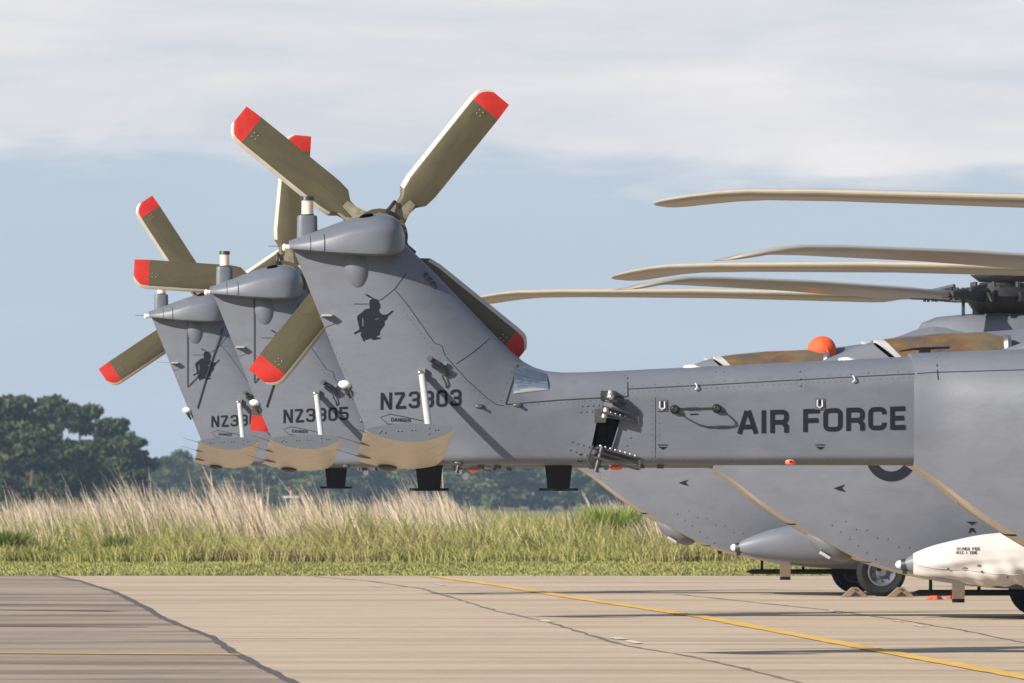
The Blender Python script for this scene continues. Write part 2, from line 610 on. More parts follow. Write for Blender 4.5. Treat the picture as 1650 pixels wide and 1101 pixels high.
def halfw(x, z):
    xb = P1(950, 700).x
    s = sstep(0.2, xb, x)
    wmax = 0.245 + 0.01 * s + 0.07 * (1 - sstep(0.7, xb, x)) + 0.11 * sstep(xb - 0.3, XF, x)
    dt = dist(TOP[4:], x, z)
    rt = 0.62 - 0.36 * sstep(0.9, 1.9, x)
    ft = max(0, 1 - (1 - min(1, dt / rt)) ** 2.0) ** (0.70 - 0.2 * sstep(0.9, 1.9, x))
    db = z - BOT[-1].z
    fb = math.sqrt(max(0, 1 - (1 - min(1, (db + 0.006) / 0.09)) ** 2)) * 0.65 + 0.35 if db < 0.09 else 1
    de = dist(TEC, x, z)
    fe = 0.05 + 0.95 * math.sin(math.pi / 2 * min(1.0, de / 1.0))
    return max(0.0, wmax * ft * min(fb, 1) * min(1, fe + 0.0))


def tail_mesh():
    mb = MB()
    cols = []
    x0, x1 = TOP[0].x + 0.004, XF
    xsn = []
    x = x0
    while x < x1:
        xsn.append(x)
        x += 0.03 if x < 1.9 else 0.07
    xsn.append(x1)
    nz = 44
    for side in (-1, 1):
        base = len(mb.v)
        for x in xsn:
            zt, zb = interp(TOP, x), interp(BOT, x)
            for j in range(nz + 1):
                c = 0.5 - 0.5 * math.cos(math.pi * j / nz)
                c = 0.35 * (j / nz) + 0.65 * c
                z = zb + (zt - zb) * c
                mb.v.append((x, side * max(halfw(x, z), 0.0), z))
        n = nz + 1
        for i in range(len(xsn) - 1):
            for j in range(nz):
                mb.f.append((base + i * n + j, base + (i + 1) * n + j, base + (i + 1) * n + j + 1, base + i * n + j + 1))
                mb.m.append(0)
    # close TE, bottom and forward face
    n = nz + 1
    half = len(xsn) * n
    for i in range(len(xsn) - 1):
        mb.f.append((i * n, half + i * n, half + (i + 1) * n, (i + 1) * n))
        mb.m.append(0)
    i = len(xsn) - 1
    for j in range(nz):
        mb.f.append((i * n + j, half + i * n + j, half + i * n + j + 1, i * n + j + 1))
        mb.m.append(0)
    return mb.mesh('tail_boom', ['paint'], 50, 1e-4)


# fuselage: x, top z, bottom z, bottom half width, widest half width, height of the widest point
XR = P1(1465.5, 750).x
FUS = [(XR, 2.660, 1.672, 0.36, 0.400, 2.05), (XR + .25, 2.668, 1.51, 0.42, 0.465, 2.05), (5.24, 2.68, 1.245, 0.51, 0.60, 2.05), (5.7, 2.70, 0.96, 0.61, 0.765, 2.05),
       (6.2, 2.73, 0.70, 0.71, 0.94, 2.05), (6.7, 2.76, 0.535, 0.78, 1.08, 2.02), (7.2, 2.79, 0.43, 0.82, 1.18, 2.0), (7.9, 2.80, 0.36, 0.86, 1.25, 1.98),
       (9.2, 2.80, 0.34, 0.87, 1.29, 1.98), (11.5, 2.80, 0.34, 0.87, 1.29, 1.98), (12.7, 2.70, 0.36, 0.80, 1.15, 1.85), (13.8, 2.25, 0.42, 0.62, 0.95, 1.5), (14.6, 1.7, 0.6, 0.4, 0.6, 1.1), (15.1, 1.15, 0.85, 0.1, 0.2, 1.0)]


def cr(a, b, c, d, t):
    return 0.5 * ((2 * b) + (-a + c) * t + (2 * a - 5 * b + 4 * c - d) * t * t + (-a + 3 * b - 3 * c + d) * t ** 3)


def fus_at(i, t):
    g = lambda k: FUS[max(0, min(len(FUS) - 1, k))]
    return [cr(g(i - 1)[q], g(i)[q], g(i + 1)[q], g(i + 2)[q], t) for q in range(6)]


def fuselage_mesh():
    secs, mats = [], []
    for i in range(len(FUS) - 1):
        for s in range(6):
            secs.append(fus_at(i, s / 6))
    secs.append(list(FUS[-1]))
    S = []
    for (x, zt, zb, wb, W, zw) in secs:
        half = []
        for k in range(13):
            a = math.pi / 2 * (1 - k / 12)
            e = 2 / 2.7
            half.append((W * math.cos(a) ** e if a < 1.5707 else 0, zw + (zt - zw) * math.sin(a) ** e))
        for k in range(1, 9):
            t = k / 8
            hh_ = zw - zb
            zk, wk = zb + .50 * hh_, W - .045 * hh_
            if t <= .5:
                u = t / .5
                half.append((W + (wk - W) * u * u, zw + (zk - zw) * u))
            else:
                u = (t - .5) / .5
                half.append((wk + (wb - wk) * (.72 * u + .28 * u * u), zk + (zb - zk) * u))
        half.append((wb * 0.5, zb - 0.004))
        half.append((0, zb - 0.006))
        sec = [Vector((x, -y, z)) for (y, z) in half] + [Vector((x, y, z)) for (y, z) in half[-2:0:-1]]
        S.append(sec)
    mb = MB()
    mb.loft(S)
    n = len(S[0])
    k0 = 20
    for i in range(len(S) - 1):
        for k in range(n):
            if k in (20, 21, 22, 23) and S[i][0].x < 7.9:
                mb.m[i * n + k] = 1  # ramp underside: warm light from the ground is in this beige
    return mb.mesh('fuselage', ['paint', 'belly'], 32)


TAIL_ME = tail_mesh()
FUS_ME = fuselage_mesh()


def bvh_of(*mes):
    v, f = [], []
    for me in mes:
        o = len(v)
        v += [p.co.copy() for p in me.vertices]
        f += [tuple(i + o for i in p.vertices) for p in me.polygons]
    return BVHTree.FromPolygons(v, f)


BVH = bvh_of(TAIL_ME, FUS_ME)


def surf(x, z, off=0.003):
    """point on the starboard skin"""
    h = BVH.ray_cast(Vector((x, -6, z)), Vector((0, 1, 0)))
    y = h[0].y if h[0] is not None else 0
    return Vector((x, y - off, z))


def S1(px, py, off=0.003):
    q = P1(px, py, -0.25)
    s = surf(q.x, q.z, off)
    q = P1(px, py, s.y)
    return surf(q.x, q.z, off)


def Sk(k, px, py, off=0.003):
    q = loc_on(k, px, py, -0.6)
    for _ in range(3):
        s = surf(q.x, q.z, off)
        q = loc_on(k, px, py, s.y)
    return surf(q.x, q.z, off)


def seam_on(mb, pts, wid, fn, mi=0, off=0.0025):
    """thin flat line that follows the skin; pts are photo points"""
    P = []
    for a, b in zip(pts, pts[1:]):
        k = max(1, int(math.hypot(b[0] - a[0], b[1] - a[1]) / 10))
        P += [(a[0] + (b[0] - a[0]) * j / k, a[1] + (b[1] - a[1]) * j / k) for j in range(k)]
    P.append(pts[-1])
    Q = [fn(p[0], p[1], off) for p in P]
    vs = []
    for i, p in enumerate(Q):
        d = (Q[min(i + 1, len(Q) - 1)] - Q[max(0, i - 1)])
        d.y = 0
        d = d.normalized() if d.length > 1e-6 else Vector((1, 0, 0))
        n = Vector((-d.z, 0, d.x)) * wid / 2
        a, b = p + n, p - n
        vs += [surf(a.x, a.z, off), surf(b.x, b.z, off)]
    mb.add(vs, [(2 * i, 2 * i + 1, 2 * i + 3, 2 * i + 2) for i in range(len(Q) - 1)], mi)


# ---- stroke letters: glyph box is 1 high; every glyph is a list of centre lines
def arc(cx, cy, r, a0, a1, n=5):
    return [(cx + r * math.cos(R(a0 + (a1 - a0) * i / n)), cy + r * math.sin(R(a0 + (a1 - a0) * i / n))) for i in range(n + 1)]


def rr(x0, y0, x1, y1, r, start=0):
    return arc(x1 - r, y1 - r, r, 0, 90) + arc(x0 + r, y1 - r, r, 90, 180) + arc(x0 + r, y0 + r, r, 180, 270) + arc(x1 - r, y0 + r, r, 270, 360)


def glyph(ch, T, Wd):
    h = T / 2
    l, r_, b, t = h, Wd - h, h, 1 - h
    m = 0.5
    q = 0.17
    if ch == 'N':
        return [[(l, 0), (l, 1)], [(r_, 0), (r_, 1)], [(l + h * .3, 1 - h * .6), (r_ - h * .3, h * .6)]]
    if ch == 'Z':
        return [[(0, t), (r_ - .02, t)], [(r_ - .03, t), (l + .03, b)], [(l, b), (Wd, b)]]
    if ch == '0' or ch == 'O':
        p = rr(l, b, r_, t, q)
        return [p + [p[0]]]
    if ch == '3':
        return [[(l, t - .2)] + arc(l + q, t - q, q, 180, 90)[1:] + arc(r_ - q, t - q, q, 90, 0) + arc(r_ - q * .8, m + q * .8, q * .8, 0, -90) + [(l + .15, m)],
                arc(r_ - q * .8, m - q * .8, q * .8, 90, 0) + arc(r_ - q, b + q, q, 0, -90) + arc(l + q, b + q, q, 270, 180) + [(l, b + .2)]]
    if ch == '5':
        return [[(Wd - .04, t), (l, t), (l, m + .06), (r_ - q, m + .06)] + arc(r_ - q, m + .06 - q, q, 90, 0) + arc(r_ - q, b + q, q, 0, -90) + arc(l + q, b + q, q, 270, 180)]
    if ch == 'A':
        return [[(h * .8, 0), (Wd / 2 - h * .35, 1)], [(Wd - h * .8, 0), (Wd / 2 + h * .35, 1)], [(Wd * .22, .3), (Wd * .78, .3)]]
    if ch == 'I':
        return [[(h, 0), (h, 1)]]
    if ch == 'R':
        return [[(l, 0), (l, 1)], [(l, t), (r_ - q, t)] + arc(r_ - q, t - q, q, 90, 0) + arc(r_ - q, m + q - .04, q, 0, -90) + [(l, m - .04)], [(r_ - .16, m - .04), (r_, .28), (r_, 0)]]
    if ch == 'F':
        return [[(l, 0), (l, 1)], [(l, t), (Wd, t)], [(l, m), (Wd - .06, m)]]
    if ch == 'E':
        return [[(l, 0), (l, 1)], [(l, t), (Wd, t)], [(l, m), (Wd - .05, m)], [(l, b), (Wd, b)]]
    if ch == 'C' or ch == 'G':
        p = [(r_, t - .22)] + arc(r_ - q, t - q, q, 0, 90) + arc(l + q, t - q, q, 90, 180) + arc(l + q, b + q, q, 180, 270) + arc(r_ - q, b + q, q, 270, 360) + [(r_, b + .22)]
        return [p] if ch == 'C' else [p + [(r_, m - .02), (r_ - .3, m - .02)]]
    if ch == 'D':
        return [[(l, 0), (l, 1)], [(l, t), (r_ - q, t)] + arc(r_ - q, t - q, q, 90, 0) + arc(r_ - q, b + q, q, 0, -90) + [(l, b)]]
    return []


def write(mb, text, org, height, fn, T=0.19, widths=None, gap=0.16, rise=0.0, mi=0, off=0.004, total=None, each=None):
    """org: local (x,z) of the lower left; fn(x,z,off) drops a point on the surface"""
    wd = {'I': T, 'A': .85, ' ': .42}
    ws = [(wd.get(c, .70) if not widths else widths.get(c, wd.get(c, .70))) for c in text]
    tot = sum(ws) + gap * (len(text) - 1)
    sx = total / tot if total else height
    x = 0
    for c, wdt in zip(text, ws):
        if each is not None:
            mb = MB()
            if c != ' ':
                each.append(mb)
        for li, line in enumerate(glyph(c, T * height / sx if total else T, wdt)):
            P = []
            for a, b in zip(line, line[1:]):
                k = max(1, int(math.hypot(b[0] - a[0], b[1] - a[1]) / 0.25))
                P += [(a[0] + (b[0] - a[0]) * j / k, a[1] + (b[1] - a[1]) * j / k) for j in range(k)]
            P.append(line[-1])
            P = [((x + p[0]) * sx, p[1] * height) for p in P]
            vs = []
            clo = line[0] == line[-1]
            for i, p in enumerate(P):
                if clo and i in (0, len(P) - 1):
                    a_, b_ = P[-2], P[1]
                else:
                    a_, b_ = P[max(0, i - 1)], P[min(i + 1, len(P) - 1)]
                d = Vector((b_[0] - a_[0], b_[1] - a_[1]))
                d.normalize()
                e1 = Vector((p[0] - a_[0], p[1] - a_[1]))
                m = 1.0
                if e1.length > 1e-6:
                    e1.normalize()
                    m = min(1.5, 1 / max(0.5, abs(e1.dot(d))))
                n = Vector((-d.y, d.x)) * T * height / 2 * m
                for sgn in (1, -1):
                    u, v = p[0] + n.x * sgn, p[1] + n.y * sgn
                    vs.append(fn(org[0] + u - v * math.sin(rise) * 0.0, org[1] + v + u * math.tan(rise), off + .0011 * li))
            mb.add(vs, [(2 * i, 2 * i + 1, 2 * i + 3, 2 * i + 2) for i in range(len(P) - 1)], mi)
        x += wdt + gap


def decal_poly(mb, loops, fn, mi=0, off=0.004):
    """filled flat mark on the skin; loops of photo points (outer first)"""
    L = [[Vector((p[0], p[1], 0)) for p in lp] for lp in loops]
    tri = tessellate_polygon(L)
    flat = [p for lp in L for p in lp]
    n = 6
    for t in tri:
        A, B, C = (flat[i] for i in t)
        idx, vs = {}, []
        for i in range(n + 1):
            for j in range(n + 1 - i):
                p = A + (B - A) * (i / n) + (C - A) * (j / n)
                idx[i, j] = len(vs)
                vs.append(fn(p.x, p.y, off))
        fs = []
        for i in range(n):
            for j in range(n - i):
                fs.append((idx[i, j], idx[i + 1, j], idx[i, j + 1]))
                if i + j < n - 1:
                    fs.append((idx[i + 1, j], idx[i + 1, j + 1], idx[i, j + 1]))
        mb.add(vs, fs, mi)


EMB = [(345, 112), (400, 120), (460, 158), (540, 205), (590, 215), (610, 255), (645, 320), (640, 390), (612, 400), (630, 470), (690, 515), (770, 515), (800, 500), (870, 440), (900, 435), (895, 455), (830, 515), (790, 550), (775, 600), (745, 630), (720, 660), (735, 700), (700, 760), (650, 820), (630, 870), (635, 915), (565, 940), (580, 960), (655, 970), (640, 990), (490, 1020), (490, 990), (430, 985), (370, 1015), (345, 1000), (335, 1050), (310, 1035), (270, 950), (250, 910), (280, 870), (215, 860), (150, 905), (125, 895), (135, 865), (220, 820), (235, 790), (215, 720), (185, 580), (200, 530), (280, 475), (340, 415), (390, 398), (435, 395), (430, 250), (460, 215), (500, 205), (400, 165), (352, 128)]
HOLE = [[(280, 585), (308, 585), (312, 755), (286, 735)], [(540, 606), (595, 576), (612, 590), (556, 620)]]
ez = lambda p: (560 + p[0] / 12.23, 465 + p[1] / 12.23)

CACHE = {}


def once(key, fn):
    if key not in CACHE:
        CACHE[key] = fn()
    return CACHE[key]


# ---- gearbox fairing on the fin top
def fairing_mesh():
    rows = [(466, 388, 401.5, .12), (480, 383, 403.5, .18), (500, 375.5, 406, .235), (530, 364.5, 409.5, .295), (560, 354, 412, .335), (590, 347, 414, .36), (612, 346, 414, .36), (628, 349, 412.5, .335), (640, 356, 409, .28), (647, 365, 405, .20), (651, 376, 398, .10), (652, 384, 390, .03)]
    pts = []
    for (px, yt, yb, wd) in rows:
        a, b = P1(px, yt), P1(px, yb)
        pts.append((a.x, a.z, b.z, wd))
    fine = []
    g = lambda k: pts[max(0, min(len(pts) - 1, k))]
    for i in range(len(pts) - 1):
        for s in range(4):
            fine.append([cr(g(i - 1)[q], g(i)[q], g(i + 1)[q], g(i + 2)[q], s / 4) for q in range(4)])
    fine.append(pts[-1])
    S = []
    for (x, zt, zb, wd) in fine:
        h = zt - zb
        fc = .36 + .20 * max(0, 1 - (x - pts[0][0]) / .5)
        half = [(0, zt), (.25, zt - .02 * h), (.48, zt - .25 * fc * h), (.70, zt - .52 * fc * h), (.86, zt - .78 * fc * h), (.93, zt - .92 * fc * h), (.965, zt - 1.03 * fc * h), (.985, zt - (fc + .10) * h), (1.0, zt - (fc + .3) * h * 1.0 if fc < .5 else zt - .75 * h), (1.0, zt - .88 * h), (.985, zt - .95 * h), (.95, zt - .985 * h), (.86, zb), (0, zb)]
        wd *= 1.22
        S.append([Vector((x, -wd * a, z)) for a, z in half] + [Vector((x, wd * a, z)) for a, z in half[-2:0:-1]])
    mb = MB()
    mb.loft(S)
    return mb.mesh('gearbox_fairing', ['paint'], 34)


def blade_mesh():
    """tail rotor blade along +X, chord along Z (leading edge +Z), thickness along Y"""
    mb = MB()
    st = [(0.30, -.075, .075, .05), (0.40, -.09, .085, .05), (0.47, -.15, .14, .04), (0.58, -.165, .155, .036), (0.9, -.165, .155, .030), (1.2, -.165, .155, .026), (1.465, -.165, .155, .022), (1.53, -.163, .150, .02), (1.565, -.162, .135, .018), (1.60, -.160, .100, .014), (1.63, -.158, .055, .008)]
    S = []
    for (r, zt, zl, th) in st:
        c = zl - zt
        prof = [(zt, 0), (zt + .35 * c, .32), (zt + .62 * c, .5), (zt + .82 * c, .46), (zl - .036, .36), (zl - .012, .22), (zl, 0), (zl - .012, -.22), (zl - .036, -.36), (zt + .82 * c, -.46), (zt + .62 * c, -.5), (zt + .35 * c, -.32)]
        tw = R(6 * (1.2 - r))
        S.append([Vector((r, y * th * 2 * math.cos(tw) + z * math.sin(tw), z * math.cos(tw))) for z, y in prof])
    n = 12
    mb.loft(S)
    for i in range(len(st) - 1):
        for k in range(n):
            red = st[i][0] >= 1.46
            ls = k in (4, 5, 6, 7) and st[i][0] >= .47
            mb.m[i * n + k] = 2 if ls else (1 if red else 0)
    mb.m[-1] = 1
    # screw heads near the tip
    for a in (1.39, 1.43):
        for c in (-.02, .02):
            for s in (-1, 1):
                mb.box((a, s * .024, c), (.008, .004, .008), 2)
    return mb.mesh('rotor_blade', ['olive', 'red', 'strip'], 30)


def tail_hub_mesh():
    mb = MB()
    mb.cyl((0, -.32, 0), (0, .02, 0), .11, .13, 20)
    mb.cyl((0, -.10, 0), (0, .08, 0), .25, .22, 24, 1)
    mb.cyl((0, .08, 0), (0, .16, 0), .15, .08, 18)
    for k in range(12):
        a = k * math.pi / 6
        mb.cyl((.2 * math.cos(a), -.13, .2 * math.sin(a)), (.2 * math.cos(a), -.10, .2 * math.sin(a)), .014, n=6)
    return mb.mesh('rotor_hub', ['boot', 'olive'], 35)


def cuff_mesh():
    mb = MB()
    mb.loft([[Vector((r, y * a, z * b)) for y, z in ((-1, -1), (-1.2, 0), (-1, 1), (1, 1), (1.2, 0), (1, -1))] for r, a, b in ((.1, .05, .10), (.24, .055, .10), (.3, .04, .085), (.42, .035, .07))])
    mb.cyl((.22, -.12, .09), (.33, -.06, .09), .016, n=8, mi=1)
    mb.cyl((.22, -.16, .09), (.22, -.10, .09), .022, n=8, mi=1)
    return mb.mesh('blade_cuff', ['boot', 'gun'], 35)


def main_blade_mesh():
    mb = MB()
    st = [(0.95, .10, .055, 0, 0), (1.25, .16, .055, 0, 0), (1.6, .30, .055, 0, 0), (1.95, .55, .056, 0, 0), (2.2, .64, .058, .01, 0), (4.5, .64, .056, .07, 0), (6.5, .64, .052, .09, 0), (7.2, .64, .050, .085, 0), (7.5, .64, .046, .065, .01), (7.75, .62, .042, .035, .03), (7.95, .58, .036, .005, .05), (8.06, .50, .030, -.012, .07), (8.12, .38, .022, -.022, .09), (8.15, .22, .012, -.027, .11)]
    S = []
    for (r, c, th, dz, sw) in st:
        th *= .85
        pit = R(11.5 - .78 * r)
        prof = [(-.70, 0), (-.35, .55), (0, .9), (.15, 1), (.235, .62), (.285, .12), (.30, -.2), (.285, -.45), (.25, -.7), (.17, -.9), (0, -.85), (-.35, -.5)]
        S.append([Vector((r, (a * c - sw * .6) * math.cos(pit) - b * th * math.sin(pit), dz + b * th * math.cos(pit) + a * c * math.sin(pit))) for a, b in prof])
    mb.loft(S)
    for i in range(len(st) - 1):
        for k in (3, 4):
            mb.m[i * 12 + k] = 1 if st[i][0] > 1.9 else 0  # upper leading edge only: sunlit brightness painted as a pale strip
    return mb.mesh('main_rotor_blade', ['mblade', 'strip'], 25)


def main_hub_mesh():
    mb = MB()
    mb.cyl((0, 0, -.62), (0, 0, -.1), .16, .19, 18)
    mb.cyl((0, 0, -.40), (0, 0, -.32), .30, .40, 20)
    mb.cyl((0, 0, -.32), (0, 0, -.24), .44, .44, 20)
    mb.cyl((0, 0, -.26), (0, 0, -.02), .34, .50, 20)
    mb.cyl((0, 0, -.02), (0, 0, .10), .55, .48, 24)
    mb.cyl((0, 0, .10), (0, 0, .16), .30, .30, 18)
    for k in range(8):
        a = R(22 + k * 45)
        mb.box((.5 * math.cos(a), .5 * math.sin(a), -.03), (.2, .12, .12), 0, Matrix.Rotation(a, 3, 'Z'))
        mb.cyl((.4 * math.cos(a), .4 * math.sin(a), .1), (.4 * math.cos(a), .4 * math.sin(a), .17), .03, n=8, mi=1)
    return mb.mesh('main_rotor_hub', ['hubm', 'gun'], 35)


def beanie_mesh():
    mb = MB()
    prof = [(.0, .37), (.16, .365), (.32, .34), (.41, .30), (.42, .26), (.3, .17), (.1, .16)]
    n = 24
    mb.loft([[Vector((max(r, .001) * math.cos(2 * math.pi * i / n), max(r, .001) * math.sin(2 * math.pi * i / n), z)) for i in range(n)] for r, z in prof])
    return mb.mesh('hub_cap', ['paint'], 40)


def arm_mesh():
    mb = MB()
    mb.loft([[Vector((r, y * a, z * b)) for y, z in ((-1, -.6), (-1, .6), (-.6, 1), (.6, 1), (1, .6), (1, -.6), (.6, -1), (-.6, -1))] for r, a, b in ((.3, .14, .10), (.6, .13, .09), (.8, .10, .08), (1.05, .09, .055), (1.3, .11, .045))])
    mb.box((.72, -.19, -.04), (.16, .16, .09))
    mb.cyl((.55, -.24, -.05), (.55, -.24, -.42), .022, n=8)
    mb.cyl((.62, .15, .12), (.95, .13, .06), .03, n=8, mi=1)
    for r in (1.0, 1.12):
        for s in (-.05, .05):
            mb.cyl((r, s, -.075), (r, s, .085), .02, n=8, mi=1)
    return mb.mesh('hub_arm', ['hubm', 'gun'], 35)


def cowling_mesh():
    rows = [(5.2, 2.60, .10), (5.6, 2.74, .20), (6.0, 2.90, .29), (6.41, 3.05, .36), (6.9, 3.12, .46), (7.65, 3.16, .60), (8.1, 3.20, .72), (8.7, 3.30, .82), (9.1, 3.44, .84), (9.4, 3.50, .84), (10.4, 3.50, .84), (11.0, 3.40, .82), (12.0, 3.1, .75), (13.0, 2.78, .5), (13.3, 2.6, .3)]
    S = []
    for i in range(len(rows) - 1):
        for s in range(3):
            g = lambda k: rows[max(0, min(len(rows) - 1, k))]
            x, zt, wd = [cr(g(i - 1)[q], g(i)[q], g(i + 1)[q], g(i + 2)[q], s / 3) for q in range(3)]
            zb = 2.35
            S.append([Vector((x, -wd * math.copysign(abs(math.cos(a)) ** .75, math.cos(a)), zb + (zt - zb) * math.sin(a) ** .75)) for a in [math.pi * k / 18 for k in range(19)]])
    mb = MB()
    mb.loft(S)
    return mb.mesh('engine_cowling', ['paint'], 40)


def exhaust_mesh(side):
    mb = MB()

    def sec(x, zt, zb, yi, yo, slant):
        pts = []
        for k in range(20):
            a = 2 * math.pi * k / 20
            cy = math.copysign(abs(math.cos(a)) ** .55, math.cos(a))
            cz = math.copysign(abs(math.sin(a)) ** .55, math.sin(a))
            y = (yi + yo) / 2 + cy * (yo - yi) / 2
            z = (zt + zb) / 2 + cz * (zt - zb) / 2
            pts.append(Vector((x - slant * (z - zb) / (zt - zb), side * y, z)))
        return pts
    outer = [sec(7.78, 3.10, 2.62, .40, .80, 0.0), sec(7.6, 3.15, 2.60, .38, .86, .02), sec(7.2, 3.13, 2.60, .36, .90, .16), sec(6.95, 3.08, 2.62, .36, .92, .38), sec(6.86, 3.065, 2.64, .36, .93, .42)]
    lip = [sec(6.86, 3.067, 2.638, .358, .932, .42), sec(6.80, 3.06, 2.65, .36, .932, .44), sec(6.80, 3.03, 2.68, .39, .90, .44)]
    inner = [sec(6.80, 3.03, 2.68, .39, .90, .44), sec(7.5, 3.02, 2.7, .42, .8, .05)]
    mb.loft(outer, 0, False)
    mb.loft(lip, 1, False)
    mb.loft(inner, 2, False)
    mb.add(inner[1], [tuple(range(20))], 2)
    mb.loft([sec(7.76, 3.115, 2.60, .39, .82, 0), sec(7.80, 3.125, 2.59, .39, .84, 0), sec(7.84, 3.115, 2.60, .39, .83, 0)], 3, True)
    return mb.mesh('exhaust_duct', ['burnt', 'tube', 'void', 'rim'], 40)


def sponson_mesh(side):
    rows = [(6.58, .66, .60, .03), (6.75, .76, .53, .12), (7.1, .88, .47, .20), (7.6, .97, .42, .27), (8.1, 1.02, .42, .31), (9.0, 1.04, .46, .33), (10.2, 1.0, .46, .32), (11.2, .85, .5, .24), (11.8, .7, .58, .08)]
    S = []
    g = lambda k: rows[max(0, min(len(rows) - 1, k))]
    for i in range(len(rows) - 1):
        for s in range(4):
            x, zt, zb, wd = [cr(g(i - 1)[q], g(i)[q], g(i + 1)[q], g(i + 2)[q], s / 4) for q in range(4)]
            yc = 1.36 if x > 7.2 else 1.36 - .08 * (7.2 - x)
            pts = []
            for k in range(24):
                a = 2 * math.pi * k / 24
                cy = math.copysign(abs(math.cos(a)) ** .8, math.cos(a))
                cz = math.copysign(abs(math.sin(a)) ** .8, math.sin(a))
                y = cy * wd - (.10 * wd * (cz < 0) * -cz)
                pts.append(Vector((x, side * (yc + (y if y > 0 else y * 1.5)), (zt + zb) / 2 + cz * (zt - zb) / 2)))
            S.append(pts)
    mb = MB()
    mb.loft(S)
    return mb.mesh('sponson', ['paint'], 45)


def wheel_meshes():
    t = MB()
    n = 40
    prof = [(.17, -.10), (.20, -.115), (.26, -.125), (.295, -.10), (.308, -.05), (.31, 0), (.308, .05), (.295, .10), (.26, .125), (.20, .115), (.17, .10)]
    t.loft([[Vector((r * math.cos(2 * math.pi * i / n), y, r * math.sin(2 * math.pi * i / n))) for i in range(n)] for r, y in prof], 0, False)
    for y in (-.028, .028):
        t.tube([(.3095 * math.cos(2 * math.pi * i / n), y, .3095 * math.sin(2 * math.pi * i / n)) for i in range(n + 1)], .004, 4)
    tyre = t.mesh('tyre', ['rubber'], 40)
    r_ = MB()
    pr = [(.178, -.10), (.182, -.118), (.165, -.122), (.15, -.105), (.135, -.07), (.10, -.06), (.07, -.075), (.055, -.10), (.001, -.10)]
    r_.loft([[Vector((r * math.cos(2 * math.pi * i / n), y, r * math.sin(2 * math.pi * i / n))) for i in range(n)] for r, y in pr], 0, False)
    r_.loft([[Vector((r * math.cos(2 * math.pi * i / n), -y, r * math.sin(2 * math.pi * i / n))) for i in range(n)] for r, y in pr], 0, False)
    for k in range(8):
        a = 2 * math.pi * k / 8
        for s in (-1, 1):
            r_.cyl((.115 * math.cos(a), s * .06, .115 * math.sin(a)), (.115 * math.cos(a), s * .085, .115 * math.sin(a)), .012, n=6, mi=1)
    rim = r_.mesh('rim', ['rim', 'gun'], 35)
    return tyre, rim


def stab_pts(u, v, belly):
    pass


def stabiliser_mesh():
    """tailplane on the starboard side, rising outwards; flat top, cambered underside"""
    tipT, tipL = P1(587, 692, -1.30), P1(734, 687.5, -1.30)
    rooT, rooL = P1(574, 742, -0.12), P1(712, 746, -0.12)
    up = [0, .03, .1, .25, .45, .65, .8, .9, .96, 1.0]
    uz = [0, .004, .012, .022, .026, .022, .014, .010, .006, 0]
    lz = [0, -.012, -.036, -.072, -.098, -.100, -.078, -.052, -.030, 0]
    S = []
    for k in range(9):
        s = k / 8
        T = rooT.lerp(tipT, s)
        Lx = rooL.lerp(tipL, s)
        cs = .62 + .60 * s
        sec = [T.lerp(Lx, a) + Vector((0, 0, z * 1.5)) for a, z in zip(up, uz)] + [T.lerp(Lx, a) + Vector((0, 0, z * cs)) for a, z in list(zip(up, lz))[-2:0:-1]]
        S.append(sec)
    mb = MB()
    mb.loft(S)
    n = len(S[0])
    for i in range(8):
        for k in range(n):
            mb.m[i * n + k] = 1 if 9 <= k else 0  # underside faces carry the ground's warm bounce as colour
    return mb.mesh('stabiliser', ['paint', 'belly'], 38), S


def bolt_mesh(pts, r=0.008, m='paint', out=(0, -1, 0)):
    mb = MB()
    for p in pts:
        p = Vector(p)
        mb.cyl(p - Vector(out) * .004, p + Vector(out) * r * .8, r, r * .6, 7)
    return mb.mesh('bolts', [m], 40)


def hinge_recess_mesh():
    mb = MB()
    q = [(963, 671), (999, 676.5), (984, 726), (953, 719)]
    pts = [S1(*p, off=-.03) for p in q]
    fr = [S1(*p, off=.006) for p in q]
    mb.add([Vector((p.x, p.y, p.z)) for p in fr], [(0, 1, 2, 3)], 0)  # flat black panel on the skin, shade of the recess as its colour
    c = sum(fr, Vector()) / 4
    for i in range(4):
        a, b = fr[i], fr[(i + 1) % 4]
        o1, o2 = a + (a - c).normalized() * .016, b + (b - c).normalized() * .016
        mb.prism([a, b, o2, o1], (0, -.018, 0), 1)
    return mb.mesh('hinge_recess', ['void', 'paint'], 0)


